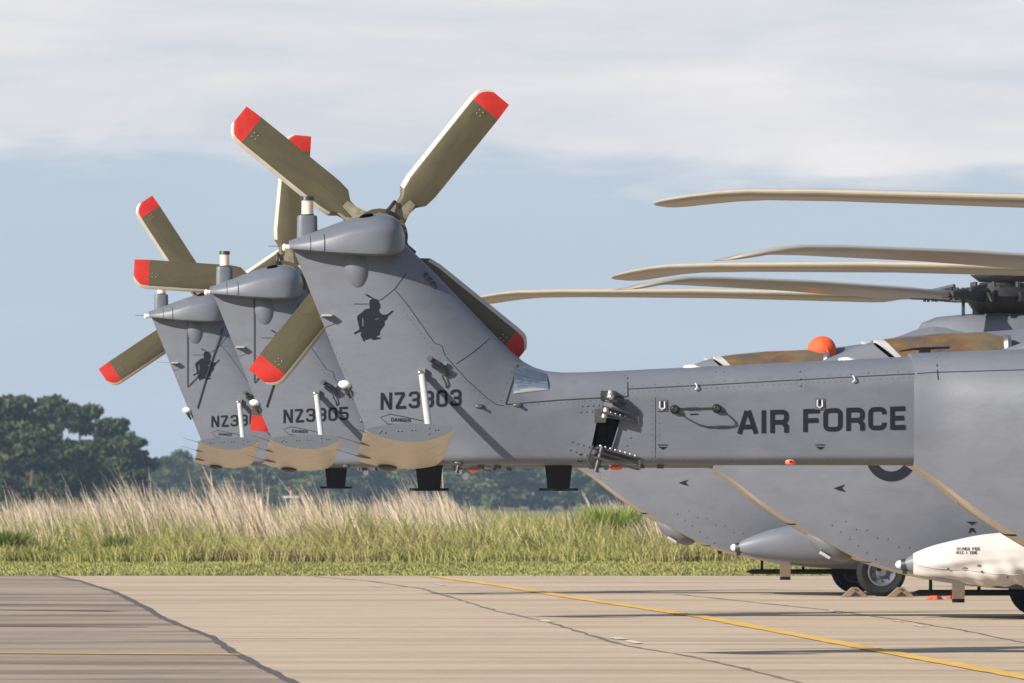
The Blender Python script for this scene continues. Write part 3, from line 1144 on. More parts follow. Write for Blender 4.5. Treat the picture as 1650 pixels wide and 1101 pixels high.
def hinge_bracket_mesh(upper):
    mb = MB()
    ax = (P1(985, 645) - P1(958, 745)).normalized()
    fw = Vector((ax.z, 0, -ax.x))
    base = S1(975, 661, 0) if upper else S1(966, 732, 0)
    yo = Vector((0, -1, 0))

    def arm(o, ln, ht, th, mi=0):
        p = [o - fw * .04, o - fw * .04 + yo * ht, o + fw * .07 + yo * ht, o + fw * ln + yo * .03, o + fw * ln]
        mb.prism(p, ax * th, mi)
    if upper:
        arm(base - ax * .035, .30, .16, .018)
        arm(base + ax * .02, .26, .13, .018)
        arm(base + ax * .085, .16, .15, .02, 2)
        mb.cyl(base + yo * .10 - ax * .07, base + yo * .10 + ax * .17, .026, n=12, mi=1)
        mb.box(base + yo * .02 + ax * .13 - fw * .01, (.13, .05, .08), 2)
        mb.cyl(base + yo * .12 + ax * .05 - fw * .03, base + yo * .12 + ax * .05 + fw * .04, .03, n=10, mi=1)
        mb.ell(base + yo * .13 + ax * .12 + fw * .01, (.03, .03, .035), mi=1)
        mb.tube([base + ax * .16 + yo * .05 + fw * .08, base + ax * .10 + yo * .06 + fw * .2, base + ax * .05 + yo * .03 + fw * .29], .008, mi=2)
        mb.box(base + fw * .30 + yo * .015, (.016, .03, .10), 0)
        mb.box(base - ax * .06 - fw * .03 + yo * .015, (.10, .03, .12), 0)
        for k in range(5):
            mb.ell(base - ax * .012 + fw * (.0 + .045 * k) + yo * (.145 - .025 * k), (.012, .012, .012), 8, 5, 1)
    else:
        arm(base - ax * .05, .36, .17, .018)
        arm(base + ax * .0, .36, .14, .018, 2)
        arm(base + ax * .045, .34, .12, .016)
        mb.cyl(base + yo * .12 - ax * .16, base + yo * .12 + ax * .07, .024, n=12, mi=2)
        for k in range(8):
            mb.ell(base + ax * .068 + fw * (-.02 + .046 * k) + yo * (.125 - .012 * k), (.013, .013, .013), 8, 5, 1)
        mb.cyl(base - ax * .13 + yo * .10 - fw * .01, base - ax * .13 + yo * .10 + fw * .05, .036, n=12, mi=1)
        mb.cyl(base - ax * .17 + yo * .09 + fw * .10, base - ax * .17 + yo * .12 + fw * .10, .034, n=12, mi=1)
        mb.cyl(base - ax * .10 + yo * .05 + fw * .08, base - ax * .10 + yo * .13 + fw * .08, .022, n=10, mi=2)
        mb.box(base + fw * .36 + yo * .02, (.016, .04, .09), 0)
        mb.box(base - ax * .08 - fw * .05 + yo * .02, (.05, .03, .13), 2)
        mb.tube([base + ax * .06 - fw * .075 + yo * .03, base - ax * .08 - fw * .09 + yo * .03, base - ax * .13 - fw * .03 + yo * .05], .008, mi=2)
    return mb.mesh('hinge_bracket', ['hinge', 'steel', 'gun'], 35)


def ant_mesh(tw, bw, h, pl):
    """blade antenna hanging from the boom with a flat end plate; origin at its top"""
    mb = MB()

    def sec(z, wd, th):
        return [Vector((-wd / 2, 0, z)), Vector((-wd / 4, -th, z)), Vector((wd / 4, -th, z)), Vector((wd / 2, 0, z)), Vector((wd / 4, th, z)), Vector((-wd / 4, th, z))]
    mb.loft([sec(.02, tw * 1.08, .035), sec(-.02, tw, .03), sec(-h, bw, .024)])
    pts = [Vector((pl / 2 * math.copysign(abs(math.cos(2 * math.pi * k / 20)) ** .6, math.cos(2 * math.pi * k / 20)), .035 * math.sin(2 * math.pi * k / 20), -h)) for k in range(20)]
    mb.prism(pts, (0, 0, -.024))
    return mb.mesh('blade_antenna', ['black'], 35)


def roundel_mesh(k):
    mb = MB()
    fn = lambda a, b, off: Sk(1, a, b, off)
    vs = []
    n = 40
    for i in range(n + 1):
        a = 2 * math.pi * i / n
        for r in (41, 25):
            vs.append(fn(1436 + r * math.cos(a), 735 - r * math.sin(a), .006))
    mb.add(vs, [(2 * i, 2 * i + 1, 2 * i + 3, 2 * i + 2) for i in range(n)])
    return mb.mesh('roundel', ['letter'], 0)


def small_marks_mesh():
    """small stencilled marks on the side of the rear fuselage"""
    out = []
    fn = lambda a, b, off: Sk(1, a, b, off)
    for poly_ in ([(1343, 787), (1352, 784), (1362, 781), (1356, 786), (1363, 793), (1350, 790)],
                  [(1557, 841), (1574, 841), (1565, 846)], [(1563, 851), (1569, 851), (1572, 860), (1566, 855), (1560, 860)]):
        mb = MB()
        decal_poly(mb, [poly_], fn, 0, .007)
        out.append(mb.mesh('stencil_mark', ['letter'], 0))
    return out


def build_helicopter(k, number, rotor_angles, main_angles, label, antennas, ropes):
    root = empty('helicopter', ORG[k], YAW)
    n_before = set(COL.objects)
    tag(root, label, 'helicopter', 'grey helicopters parked in a row')
    link('tail_boom', TAIL_ME, root)
    fus = link('fuselage', FUS_ME, root)
    # --- seams and stencils
    def seams():
        out_ = []
        for pts, wd in (([(655, 440), (636, 466), (616, 482), (598, 490), (570, 490)], .007), ([(637, 468), (655, 489), (700, 553), (712, 557), (717, 573), (752, 612), (785, 642), (800, 652), (812, 654)], .006),
                        ([(815, 652), (838, 578)], .014), ([(815, 652), (900, 645), (1012, 639)], .010), ([(1012, 639), (1011, 599)], .012), ([(1013, 627), (1150, 620), (1290, 612), (1460, 603), (1474, 602.5)], .008),
                        ([(1291, 624), (1289, 586)], .012), ([(735, 587), (765, 566), (790, 545)], .006), ([(992, 690), (980, 735)], .006), ([(1056, 640), (1056, 748)], .004)):
            mb = MB()
            seam_on(mb, pts, wd, S1)
            out_.append(mb.mesh('panel_seam', ['seam'], 0))
        return out_
    for me_ in once('seams', seams):
        link('panel_seam', me_, root)

    def seams2():
        out_ = []
        for pts, wd in (([(1478, 602), (1510, 600), (1650, 596)], .008), ([(1512, 612), (1509, 576)], .012)):
            mb = MB()
            seam_on(mb, pts, wd, S1)
            out_.append(mb.mesh('panel_seam', ['seam'], 0))
        return out_
    for me_ in once('seams2', seams2):
        link('panel_seam', me_, root)

    def txt():
        out = []
        o = P1(1188, 699.5, -.3)
        e = P1(1457, 692, -.3)
        write(None, 'AIR FORCE', (o.x, o.z), .201, lambda x, z, off: surf(x, z, off), .20, {'A': .84, 'I': .21, 'R': .76, 'F': .68, 'O': .80, 'C': .76, 'E': .62, ' ': .30}, .15, math.atan2(e.z - o.z, e.x - o.x), 0, .004, e.x - o.x, out)
        return [m_.mesh('letter', ['letter'], 0) for m_ in out]
    for me_ in once('air', txt):
        link('letter', me_, root)
    out = []
    o = P1(614, 660.5, -.2)
    e = P1(742, 654.5, -.2)
    write(None, number, (o.x, o.z), .148, lambda x, z, off: surf(x, z, off), .165, None, .16, math.atan2(e.z - o.z, e.x - o.x), 0, .004, e.x - o.x, out)
    for m_ in out:
        link('serial_letter', m_.mesh('serial_letter', ['letter'], 0), root)

    def emblem():
        mb = MB()
        decal_poly(mb, [[ez(p) for p in EMB]] + [[ez(p) for p in h] for h in HOLE], S1)
        return mb.mesh('warrior_emblem', ['letter'], 0)
    link('warrior_emblem', once('emblem', emblem), root)

    def danger():
        out_ = []
        for pts in ([(690, 680.5), (655, 672.5), (628, 667.5), (613, 672.7), (624, 683), (690, 690)],):
            mb = MB()
            seam_on(mb, pts, .006, S1)
            out_.append((mb, None))
        mb = MB()
        a = P1(631, 679, -.2)
        write(mb, 'DANGER', (a.x, a.z), .032, lambda x, z, off: surf(x, z, off), .16, None, .16, R(-3), 0, .004)
        out_.append((mb, 'stuff'))
        mb = MB()
        for pts in ([(935, 731), (935, 744)], [(930, 742.5), (935, 744.5), (940, 742.5)], [(933, 733), (937, 733)]):
            seam_on(mb, pts, .008, S1, 0, .004)
        out_.append((mb, None))
        for x in (1068, 1321.5):
            mb = MB()
            seam_on(mb, [(x - 8, 717), (x + 8, 717)], .008, S1, 0, .004)
            decal_poly(mb, [[(x - 7, 720.3), (x + 7.5, 720.3), (x, 725)]], S1)
            out_.append((mb, None))
        mb = MB()
        decal_poly(mb, [[(1112, 667), (1125, 666.5), (1125, 668.5), (1112, 669)]], S1)
        out_.append((mb, None))
        return [(m_.mesh('stencil_mark', ['letter'], 0), kd) for m_, kd in out_]
    for me_, kd in once('danger', danger):
        tag(link('stencil_mark', me_, root), kind=kd)
    link('roundel', once('roundel', lambda: roundel_mesh(1)), root)
    for me_ in once('marks', small_marks_mesh):
        link('stencil_mark', me_, root)

    # --- fin top
    fair = link('gearbox_fairing', once('fair', fairing_mesh), root)

    def vent():
        mb = MB()
        a = P1(590, 348.5, -.12)
        mb.ell(a, (.065, .06, .02), 16, 6, 0, Matrix.Rotation(R(-14), 3, 'Y'))
        return mb.mesh('vent_hole', ['void'], 40)
    link('vent_hole', once('vent', vent), fair)

    def fseam():
        out_ = []
        fb = bvh_of(once('fair', fairing_mesh))
        for px in (522, 500):
            mb = MB()
            col = []
            for i in range(16):
                py = 378 + i * 2.2
                q = P1(px, py, -.2)
                h = fb.ray_cast(Vector((q.x, -3, q.z)), Vector((0, 1, 0)))
                if h[0] is not None:
                    col.append(h[0] + Vector((0, -.003, 0)))
            wd = .005 if px == 522 else .003
            mb.add([p + Vector((s * wd, 0, 0)) for p in col for s in (-1, 1)], [(2 * i, 2 * i + 1, 2 * i + 3, 2 * i + 2) for i in range(len(col) - 1)])
            out_.append(mb.mesh('panel_seam', ['seam'], 0))
        return out_
    for me_ in once('fseam', fseam):
        link('panel_seam', me_, fair)

    def blister():
        mb = MB()
        c = P1(575, 430, 0)
        c.y = surf(c.x, c.z - .1).y + .075
        mb.ell(c, (.128, .125, .225), 28, 18, 0, Matrix.Rotation(R(-10), 3, 'Y'))
        return mb.mesh('blister', ['paint'], 60)
    link('blister', once('blister', blister), root)

    def collar():
        mb = MB()
        c = P1(613, 384)
        mb.cyl((c.x, .0, c.z), (c.x, .36, c.z), .22, .17, 24)
        mb.ell((c.x - .02, .08, c.z + .02), (.22, .26, .2), 20, 10)
        return mb.mesh('gearbox', ['paint'], 40)
    link('gearbox', once('gearbox', collar), root)

    def lbase():
        mb = MB()
        c0, c1 = P1(495, 379), P1(495.5, 347.5)
        pts = []
        for z, wd in ((c0.z - .06, .092), (c1.z - .012, .088), (c1.z, .080)):
            pts.append([Vector((c0.x + wd * math.copysign(abs(math.cos(2 * math.pi * q / 24)) ** .7, math.cos(2 * math.pi * q / 24)), .062 * math.copysign(abs(math.sin(2 * math.pi * q / 24)) ** .7, math.sin(2 * math.pi * q / 24)), z)) for q in range(24)])
        mb.loft(pts)
        return mb.mesh('beacon_base', ['paint'], 40)
    lb = link('beacon_base', once('lbase', lbase), root)

    def lamp():
        mb = MB()
        c0, c1 = P1(495.5, 347), P1(495.5, 323)
        mb.cyl(c0, c1, .052, .050, 20)
        for q in range(5):
            z = c0.z + (c1.z - c0.z) * (q + .5) / 5
            mb.cyl((c0.x, 0, z - .004), (c0.x, 0, z + .004), .054, .054, 20)
        return mb.mesh('beacon_lamp', ['lamp'], 40)
    lm = link('beacon_lamp', once('lamp', lamp), lb)

    def lcap():
        mb = MB()
        c0, c1 = P1(495.5, 323), P1(495.5, 316.5)
        mb.cyl(c0, c1, .060, .056, 20)
        return mb.mesh('beacon_cap', ['gun'], 40)
    link('beacon_cap', once('lcap', lcap), lb)

    def lcol():
        mb = MB()
        c = P1(495.5, 347)
        mb.cyl(c + Vector((0, 0, -.004)), c + Vector((0, 0, .008)), .058, .058, 20)
        return mb.mesh('beacon_collar', ['gun'], 40)
    link('beacon_collar', once('lcol', lcol), lb)

    def pitot():
        mb = MB()
        c = P1(462, 399)
        mb.cyl(c + Vector((.04, 0, 0)), c + Vector((-.02, 0, 0)), .022, .030, 12)
        mb.ell(c + Vector((-.02, 0, 0)), (.02, .03, .034), 12, 8)
        mb.tube([c + Vector((-.02, 0, .01)), c + Vector((-.16, 0, .012))], .003, 5, 1)
        return mb.mesh('tail_light', ['white', 'gun'], 40)
    link('tail_light', once('pitot', pitot), root)

    # --- trailing edge fittings
    def dome():
        mb = MB()
        c = P1(556, 620)
        mb.ell(c, (.060, .055, .038), 16, 10, 0, Matrix.Rotation(R(8), 3, 'Y'))
        mb.cyl(c + Vector((0, 0, -.03)), c + Vector((.05, 0, -.12)), .02, .012, 8, 1)
        mb.tube([c + Vector((.06, 0, .015)), c + Vector((.19, 0, .035))], .008, 6)
        mb.box(c + Vector((.02, -.02, -.06)), (.04, .05, .04), 1)
        return mb.mesh('dome_antenna', ['white', 'gun'], 40)
    link('dome_antenna', once('dome', dome), root)

    def fin_ant():
        mb = MB()
        c = S1(528, 510.5, 0)
        mb.prism([c + Vector((-.06, .03, 0)), c + Vector((-.05, -.10, .004)), c + Vector((.03, -.10, .004)), c + Vector((.07, .03, 0))], (0, 0, .014), 0)
        mb.tube([c + Vector((-.05, -.09, .01)), c + Vector((-.24, -.09, .02))], .0025, 4, 1)
        return mb.mesh('fin_blade_antenna', ['tube', 'gun'], 30)
    link('fin_blade_antenna', once('finant', fin_ant), root)

    # --- tailplane
    sm, S = once('stab', stabiliser_mesh)
    st = link('stabiliser', sm, root)

    def cap():
        mb = MB()
        sec = S[-1]
        mb.prism([p + Vector((0, -.001, 0)) for p in sec], (0, -.02, 0))
        return mb.mesh('tip_cap', ['paint'], 30)
    link('tip_cap', once('cap', cap), st)

    def capbolts():
        mb = MB()
        tipT, tipL = P1(587, 692, -1.32), P1(734, 687.5, -1.32)
        for f, dz in ((.18, -.015), (.22, -.03), (.36, -.02), (.40, -.02), (.51, -.018), (.55, -.018), (.70, -.005), (.70, -.05), (.77, -.02), (.80, -.02), (.16, -.03)):
            p = tipT.lerp(tipL, f) + Vector((0, -.001, dz))
            mb.cyl(p + Vector((0, .003, 0)), p + Vector((0, -.008, 0)), .009, .006, 8)
        return mb.mesh('bolts', ['steel'], 40)
    link('bolts', once('capbolts', capbolts), st)

    def fillet():
        mb = MB()
        a = P1(624, 754, -.16)
        mb.ell(a, (.09, .10, .035), 16, 8)
        return mb.mesh('root_fairing', ['hinge'], 40)
    link('root_fairing', once('fillet', fillet), st)

    def wick_mesh():
        mb = MB()
        mb.loft([[Vector((x, y * r, z * r)) for y, z in ((-1, -1), (-1, 1), (1, 1), (1, -1))] for x, r in ((.10, .006), (.06, .011), (0, .011), (-.03, .007))])
        mb.cyl((-.03, 0, 0), (-.22, 0, .025), .003, .002, 5)
        return mb.mesh('static_wick', ['gun'], 35)
    wm = once('wick', wick_mesh)
    for (px, py, yy) in ((590, 693.5, -1.22), (585, 713, -.82), (580, 733, -.38)):
        q = P1(px, py, yy)
        o_ = link('static_wick', wm, st, q + Vector((0.0, 0, -.012)))
        o_.rotation_euler = (0, R(9), 0)

    def strut():
        mb = MB()
        a = S1(679, 603, .0)
        b = P1(691, 692, -1.0)
        a2 = a + Vector((0, -.06, 0))
        mb.cyl(a2, b, .029, .031, 16)
        mb.cyl(a2 + Vector((0, .1, .01)), a2 + Vector((0, -.03, -.01)), .024, .024, 10, 1)
        mb.box(a + Vector((.0, -.02, .015)), (.06, .07, .07), 1)
        mb.ell(a2 + Vector((-.015, -.03, .012)), (.024, .02, .022), 10, 6, 1)
        mb.cyl(b + Vector((0, 0, -.03)), b + Vector((0, 0, .03)), .05, .04, 12)
        return mb.mesh('strut', ['tube', 'steel'], 35)
    link('strut', once('strut', strut), root)

    def bracket():
        mb = MB()
        a = S1(700, 588, 0)
        mb.box(a + Vector((.05, -.02, -.03)), (.14, .05, .07), 0, Matrix.Rotation(R(35), 3, 'Y'))
        mb.cyl(a + Vector((-.02, 0, .04)), a + Vector((-.05, -.11, .055)), .024, .026, 10)
        mb.tube([a + Vector((-.04, -.08, .05)), a + Vector((.03, -.10, .01)), a + Vector((.10, -.05, -.06))], .012, 6)
        mb.tube([a + Vector((-.03, -.06, .0)), a + Vector((.04, -.07, -.03)), a + Vector((.13, -.03, -.09))], .011, 6)
        mb.tube([a + Vector((.07, -.03, -.06)), a + Vector((.07, -.04, -.11)), a + Vector((.10, -.03, -.16)), a + Vector((.105, -.01, -.20))], .007, 6)
        mb.cyl(a + Vector((.09, 0, 0)), a + Vector((.09, -.04, .01)), .022, .018, 10, 1)
        return mb.mesh('lock_fitting', ['gun', 'steel'], 35)
    link('lock_fitting', once('bracket', bracket), root)

    def fins():
        mb = MB()
        mb.ell((0, 0, 0), (.030, .02, .042), 10, 6)
        return mb.mesh('fin_grommet', ['gun'], 40)
    for p in ((687, 447), (693, 454), (699, 461)):
        link('fin_grommet', once('finsl', fins), root, S1(*p, off=0))

    # --- boom fittings
    def plate():
        mb = MB()
        n = 6
        vs = []
        for j in range(n + 1):
            for i in range(n + 1):
                u, v = i / n, j / n
                tx = 829 + 53 * u
                ty = 592.5 + 10 * u * u
                bx = 827 + 57 * u
                by = 634.5 - 6.5 * u
                if u > .97:
                    tx = 881
                vs.append(S1(tx + (bx - tx) * v, ty + (by - ty) * v, .005 + .032 * (1 - (2 * v - 1) ** 2) * (1 - .5 * (2 * u - 1) ** 4)))
        mb.add(vs, [(j * (n + 1) + i, j * (n + 1) + i + 1, (j + 1) * (n + 1) + i + 1, (j + 1) * (n + 1) + i) for j in range(n) for i in range(n)])
        return mb.mesh('access_plate', ['polish'], 60)
    link('access_plate', once('plate', plate), root)
    link('hinge_recess', once('recess', hinge_recess_mesh), root)
    link('hinge_bracket', once('hb1', lambda: hinge_bracket_mesh(True)), root)
    link('hinge_bracket', once('hb2', lambda: hinge_bracket_mesh(False)), root)
    riv = [(937 + 9 * i, 654.5 - .6 * i) for i in range(4)] + [(935 + 9 * i, 664 - .5 * i) for i in range(4)] + [(921 + 9 * i, 712 + 2.6 * i) for i in range(4)] + [(918 + 9 * i, 725 + 2.8 * i) for i in range(4)] + [(1015, 705), (1009, 718), (1152, 600), (1165, 600), (1370, 603), (1398, 601)]
    def rows():
        pts = []
        for a, b, st_ in (((1018, 632), (1465, 608.5), 9), ((1018, 622), (1465, 598.5), 18), ((820, 655), (960, 645), 9), ((640, 742), (940, 742), 11), ((1020, 742), (1460, 742), 11), ((1050, 645), (1050, 738), 9), ((1062, 645), (1062, 738), 9),
                          ((650, 500), (695, 560), 9), ((722, 588), (785, 648), 9), ((530, 540), (592, 680), 10), ((806, 645), (830, 582), 9), ((1284, 590), (1286, 622), 8), ((1296, 590), (1298, 622), 8), ((1006, 605), (1006, 634), 8)):
            n = int(math.hypot(b[0] - a[0], b[1] - a[1]) / st_)
            for i in range(n + 1):
                pts.append(S1(a[0] + (b[0] - a[0]) * i / n, a[1] + (b[1] - a[1]) * i / n, off=0))
        return bolt_mesh(pts, .0055, 'rim')
    link('bolts', once('rows', rows), root)
    bo = link('bolts', once('riv', lambda: bolt_mesh([S1(*p, off=0) for p in riv], .010)), root)

    def rivlo():
        pts = []
        for i in range(9):
            pts.append(Sk(1, 1362 + 17 * i, 840 + 7.0 * i + (6 if i % 2 else 0), 0))
        for i in range(6):
            pts.append(Sk(1, 1340 + 14 * i, 846 + 11 * i, 0))
        return bolt_mesh(pts, .011, 'paint')
    link('bolts', once('rivlo', rivlo), fus)

    def stud():
        mb = MB()
        mb.cyl((0, .01, 0), (0, -.03, 0), .042, .038, 16)
        mb.cyl((0, -.03, 0), (0, -.05, 0), .02, .02, 10, 1)
        mb.tube([(.026 * math.cos(R(a)), -.035, .026 * math.sin(R(a))) for a in range(0, 361, 30)], .005, 5, 1)
        return mb.mesh('cable_stud', ['black', 'gun'], 35)
    for p in ((1087, 660), (1155, 658.5)):
        link('cable_stud', once('stud', stud), root, S1(*p, off=0))

    def cable():
        mb = MB()
        f = lambda pts, r: mb.tube([S1(a, b, .012) for a, b in pts], r, 6)
        f([(1090, 659), (1110, 658.3), (1150, 657.5)], .006)
        f([(1106, 658.6), (1125, 658)], .010)
        f([(1093, 665), (1108, 675), (1125, 684), (1140, 688), (1160, 688), (1180, 687), (1186, 684), (1184, 679), (1172, 668), (1158, 660)], .006)
        f([(1152, 688), (1172, 687.5)], .010)
        return mb.mesh('ground_cable', ['gun'], 40)
    link('ground_cable', once('cable', cable), root)

    def latch():
        mb = MB()
        mb.box((0, -.004, 0), (.085, .012, .10))
        mb.tube([(-.02, -.014, .035), (-.022, -.016, -.02), (0, -.016, -.035), (.022, -.016, -.02), (.02, -.014, .035)], .008, 6, 1)
        mb.box((0, -.014, .015), (.012, .01, .045), 2)
        return mb.mesh('latch', ['rim', 'tube', 'black'], 35)
    for p in ((1067, 653.5), (1321, 651)):
        link('latch', once('latch', latch), root, S1(*p, off=0))

    def hook():
        mb = MB()
        mb.tube([(.0, -.005, .034), (.014, -.02, .016), (.015, -.03, -.004), (-.004, -.025, -.024)], .007, 6)
        return mb.mesh('tie_hook', ['tube'], 40)
    for p in ((1120, 624), (1374, 612)):
        link('tie_hook', once('hook', hook), root, S1(*p, off=0))

    def topfin():
        mb = MB()
        mb.loft([[Vector((x, y * wd, 0.0)) for y in (-1, 1)] + [Vector((x, y * wd * .6, h)) for y in (1, -1)] for x, wd, h in ((-.065, .02, .004), (-.05, .035, .02), (.02, .04, .026), (.07, .02, .010), (.12, .005, .004))])
        return mb.mesh('roof_antenna', ['white'], 40)
    for p in ((1113, 592), (1362, 579.5)):
        q = P1(*p)
        link('roof_antenna', once('topfin', topfin), root, Vector((q.x, 0, interp(TOP, q.x) - .004)))

    def wire_ant():
        mb = MB()
        mb.box((0, 0, .02), (.10, .04, .05))
        mb.tube([(-.22, 0, .03), (-.1, 0, .05), (0, 0, .055), (.18, 0, .062), (.22, 0, .065)], [.006, .010, .014, .010, .012], 6)
        return mb.mesh('roof_wire_antenna', ['black'], 40)
    q = P1(1490, 571)
    link('roof_wire_antenna', once('wireant', wire_ant), root, Vector((q.x, 0, 2.645)))

    def redlamp():
        mb = MB()
        mb.ell((0, 0, 0), (.05, .035, .034), 14, 8)
        mb.box((0, .01, .045), (.07, .05, .04), 1)
        mb.box((.0, -.033, 0), (.02, .012, .015), 2)
        return mb.mesh('position_light', ['redlamp', 'white', 'black'], 40)
    link('position_light', once('redl', redlamp), root, S1(1273.5, 744, -.004))

    def redlow():
        mb = MB()
        mb.ell((0, 0, 0), (.06, .05, .03), 14, 8)
        return mb.mesh('belly_light', ['redlamp'], 40)
    link('belly_light', once('redlow', redlow), root, P1(993, 753.5, -.1))

    def drain():
        mb = MB()
        mb.cyl((0, 0, .04), (0, 0, -.025), .035, .03, 12)
        return mb.mesh('drain_fitting', ['gun'], 40)
    for px in (775, 802, 1033, 1064):
        link('drain_fitting', once('drain', drain), root, P1(px, 750.5, -.15))

    def eyelets():
        mb = MB()
        mb.ell((0, 0, 0), (.045, .018, .022), 10, 6, 0)
        mb.cyl((.01, 0, -.004), (.02, -.04, -.01), .014, .012, 8, 1)
        return mb.mesh('fairlead', ['hinge', 'gun'], 40)
    for p in ((773, 655), (834, 653), (740, 746)):
        link('fairlead', once('eye', eyelets), root, S1(*p, off=0))

    am = once('ant', lambda: ant_mesh(.235, .195, .20, .345))
    for px in antennas:
        q = loc_on(k, px, 740, 0)
        link('blade_antenna', am, root, Vector((q.x, 0, BOT[-1].z)))

    # --- tail rotor: hub > blades
    rc = P1(611, 382, .45)
    hub = link('tail_rotor_hub', once('thub', tail_hub_mesh), root, Vector((rc.x, .47, rc.z)))
    for a in rotor_angles:
        for nm, me in (('rotor_blade', once('tblade', blade_mesh)), ('blade_cuff', once('cuff', cuff_mesh))):
            o_ = link(nm, me, hub)
            o_.rotation_euler = (0, -R(a), 0)
    # --- main rotor
    mh = link('main_rotor_hub', once('mhub', main_hub_mesh), root, Vector((10.15, 0, 3.86)))
    link('hub_cap', once('beanie', beanie_mesh), mh)
    for a in main_angles:
        for nm, me in (('main_rotor_blade', once('mblade', main_blade_mesh)), ('hub_arm', once('marm', arm_mesh))):
            o_ = link(nm, me, mh)
            o_.rotation_euler = (0, R(-1.5 if k == 0 else 0), R(a) - YAW)
    link('engine_cowling', once('cowl', cowling_mesh), root)

    def mast():
        mb = MB()
        n = 28
        mb.loft([[Vector((10.15 + a * math.cos(2 * math.pi * i / n), b * math.sin(2 * math.pi * i / n), z)) for i in range(n)] for a, b, z in ((1.15, .62, 3.30), (1.05, .55, 3.50), (.85, .45, 3.58), (.45, .35, 3.62), (.2, .2, 3.63))])
        return mb.mesh('mast_fairing', ['paint'], 40)
    link('mast_fairing', once('mast', mast), root)
    for s in (-1, 1):
        link('exhaust_duct', once('exh%d' % s, lambda: exhaust_mesh(s)), root)
        sp = link('sponson', once('spon%d' % s, lambda: sponson_mesh(s)), root)

        def lens():
            mb = MB()
            mb.ell((6.57, s * 1.30, .632), (.05, .045, .045), 12, 8, 0)
            mb.cyl((6.58, s * 1.30, .632), (6.66, s * 1.31, .632), .055, .075, 14, 1)
            mb.box((6.62, s * 1.30, .56), (.05, .05, .06), 1)
            return mb.mesh('sponson_light', ['white', 'gun'], 40)
        link('sponson_light', once('lens%d' % s, lens), sp)
        wp = bpy.data.objects.new('main_wheel', None)
        wp.empty_display_size = .2
        COL.objects.link(wp)
        wp.parent = root
        wp.location = (8.41, s * 1.58, .31 - ORG[k].z)
        ty, ri = once('wheel', wheel_meshes)
        link('tyre', ty, wp)
        link('rim', ri, wp)

        def leg():
            mb = MB()
            mb.cyl((8.34, s * 1.44, .31), (8.95, s * 1.38, .62), .05, .06, 12)
            mb.cyl((8.34, s * 1.36, .31), (8.34, s * 1.60, .31), .04, .04, 12)
            mb.cyl((8.45, s * 1.36, .34), (8.55, s * 1.30, .80), .035, .05, 12)
            return mb.mesh('landing_gear_leg', ['rim'], 40)
        link('landing_gear_leg', once('leg%d' % s, leg), root)

    def rail():
        mb = MB()
        x0 = 6.82
        mb.loft([[Vector((x, y * a - .25, .315 + z * b)) for y, z in ((-1, 0), (-.5, 1), (.5, 1), (1, 0), (.5, -1), (-.5, -1))] for x, a, b in ((x0, .015, .006), (x0 + .08, .05, .032), (9.5, .05, .034), (9.6, .02, .01))])
        for x in (7.02, 7.55):
            mb.cyl((x, -.25, .34), (x, -.25, .55 if x < 7.2 else .44), .02, .016, 8)
        return mb.mesh('belly_rail', ['black'], 35)
    link('belly_rail', once('rail', rail), root)

    def box_():
        mb = MB()
        mb.loft([[Vector((7.30 + x * a, y * a * .8 - .45, z)) for x, y in ((-1, -1), (-1, 1), (1, 1), (1, -1))] for z, a in ((.52, .07), (.25, .062))])
        mb.loft([[Vector((7.30 + x * a, y * a * .8 - .45, z)) for x, y in ((-1, -1), (-1, 1), (1, 1), (1, -1))] for z, a in ((.25, .0635), (.21, .0635))], 1)
        return mb.mesh('belly_box_antenna', ['belly', 'black'], 30)
    link('belly_box_antenna', once('bbox', box_), root)

    def ramp_blister():
        mb = MB()
        rot = Matrix.Rotation(R(31), 3, 'Y')
        c = Vector((5.93, -.1, .83))
        mb.ell(c, (.28, .24, .125), 18, 10, 0, rot)
        mb.box(c + rot @ Vector((.0, -.12, -.125)), (.12, .10, .03), 1, rot)
        return mb.mesh('ramp_blister', ['paint', 'tube'], 40)
    link('ramp_blister', once('rblis', ramp_blister), root)

    def ramp_seam():
        mb = MB()
        out_ = []
        for x, wd, yw in ((5.52, .012, .50), (6.32, .012, .66)):
            mb = MB()
            vs = []
            for i in range(9):
                y = -yw + 2 * yw * i / 8
                for dx in (-wd, wd):
                    h = BVH.ray_cast(Vector((x + dx, y, -1)), Vector((0, 0, 1)))
                    if h[0] is None:
                        h = BVH.ray_cast(Vector((x + dx, y * .8, -1)), Vector((0, 0, 1)))
                    z = h[0].z if h[0] is not None else .9
                    vs.append(Vector((x + dx, y, z - .004)))
            mb.add(vs, [(2 * i, 2 * i + 1, 2 * i + 3, 2 * i + 2) for i in range(8)])
            out_.append(mb)
        # long dark gap beside the ramp door
        mb = MB()
        vs = []
        for i in range(13):
            x = 5.1 + .62 * i / 12
            for y in (.40, .43):
                h = BVH.ray_cast(Vector((x, y, -1)), Vector((0, 0, 1)))
                vs.append(Vector((x, y, h[0].z - .004)))
        mb.add(vs, [(2 * i, 2 * i + 1, 2 * i + 3, 2 * i + 2) for i in range(12)])
        out_.append(mb)
        return [m_.mesh('ramp_seam', ['seam'], 0) for m_ in out_]
    for o_ in set(COL.objects) - n_before:
        if o_.name.split('.')[0] == 'bolts':
            o_['kind'] = 'stuff'
    rs = once('rseam', ramp_seam)
    for me_ in rs:
        link('panel_seam', me_, fus)
    return root


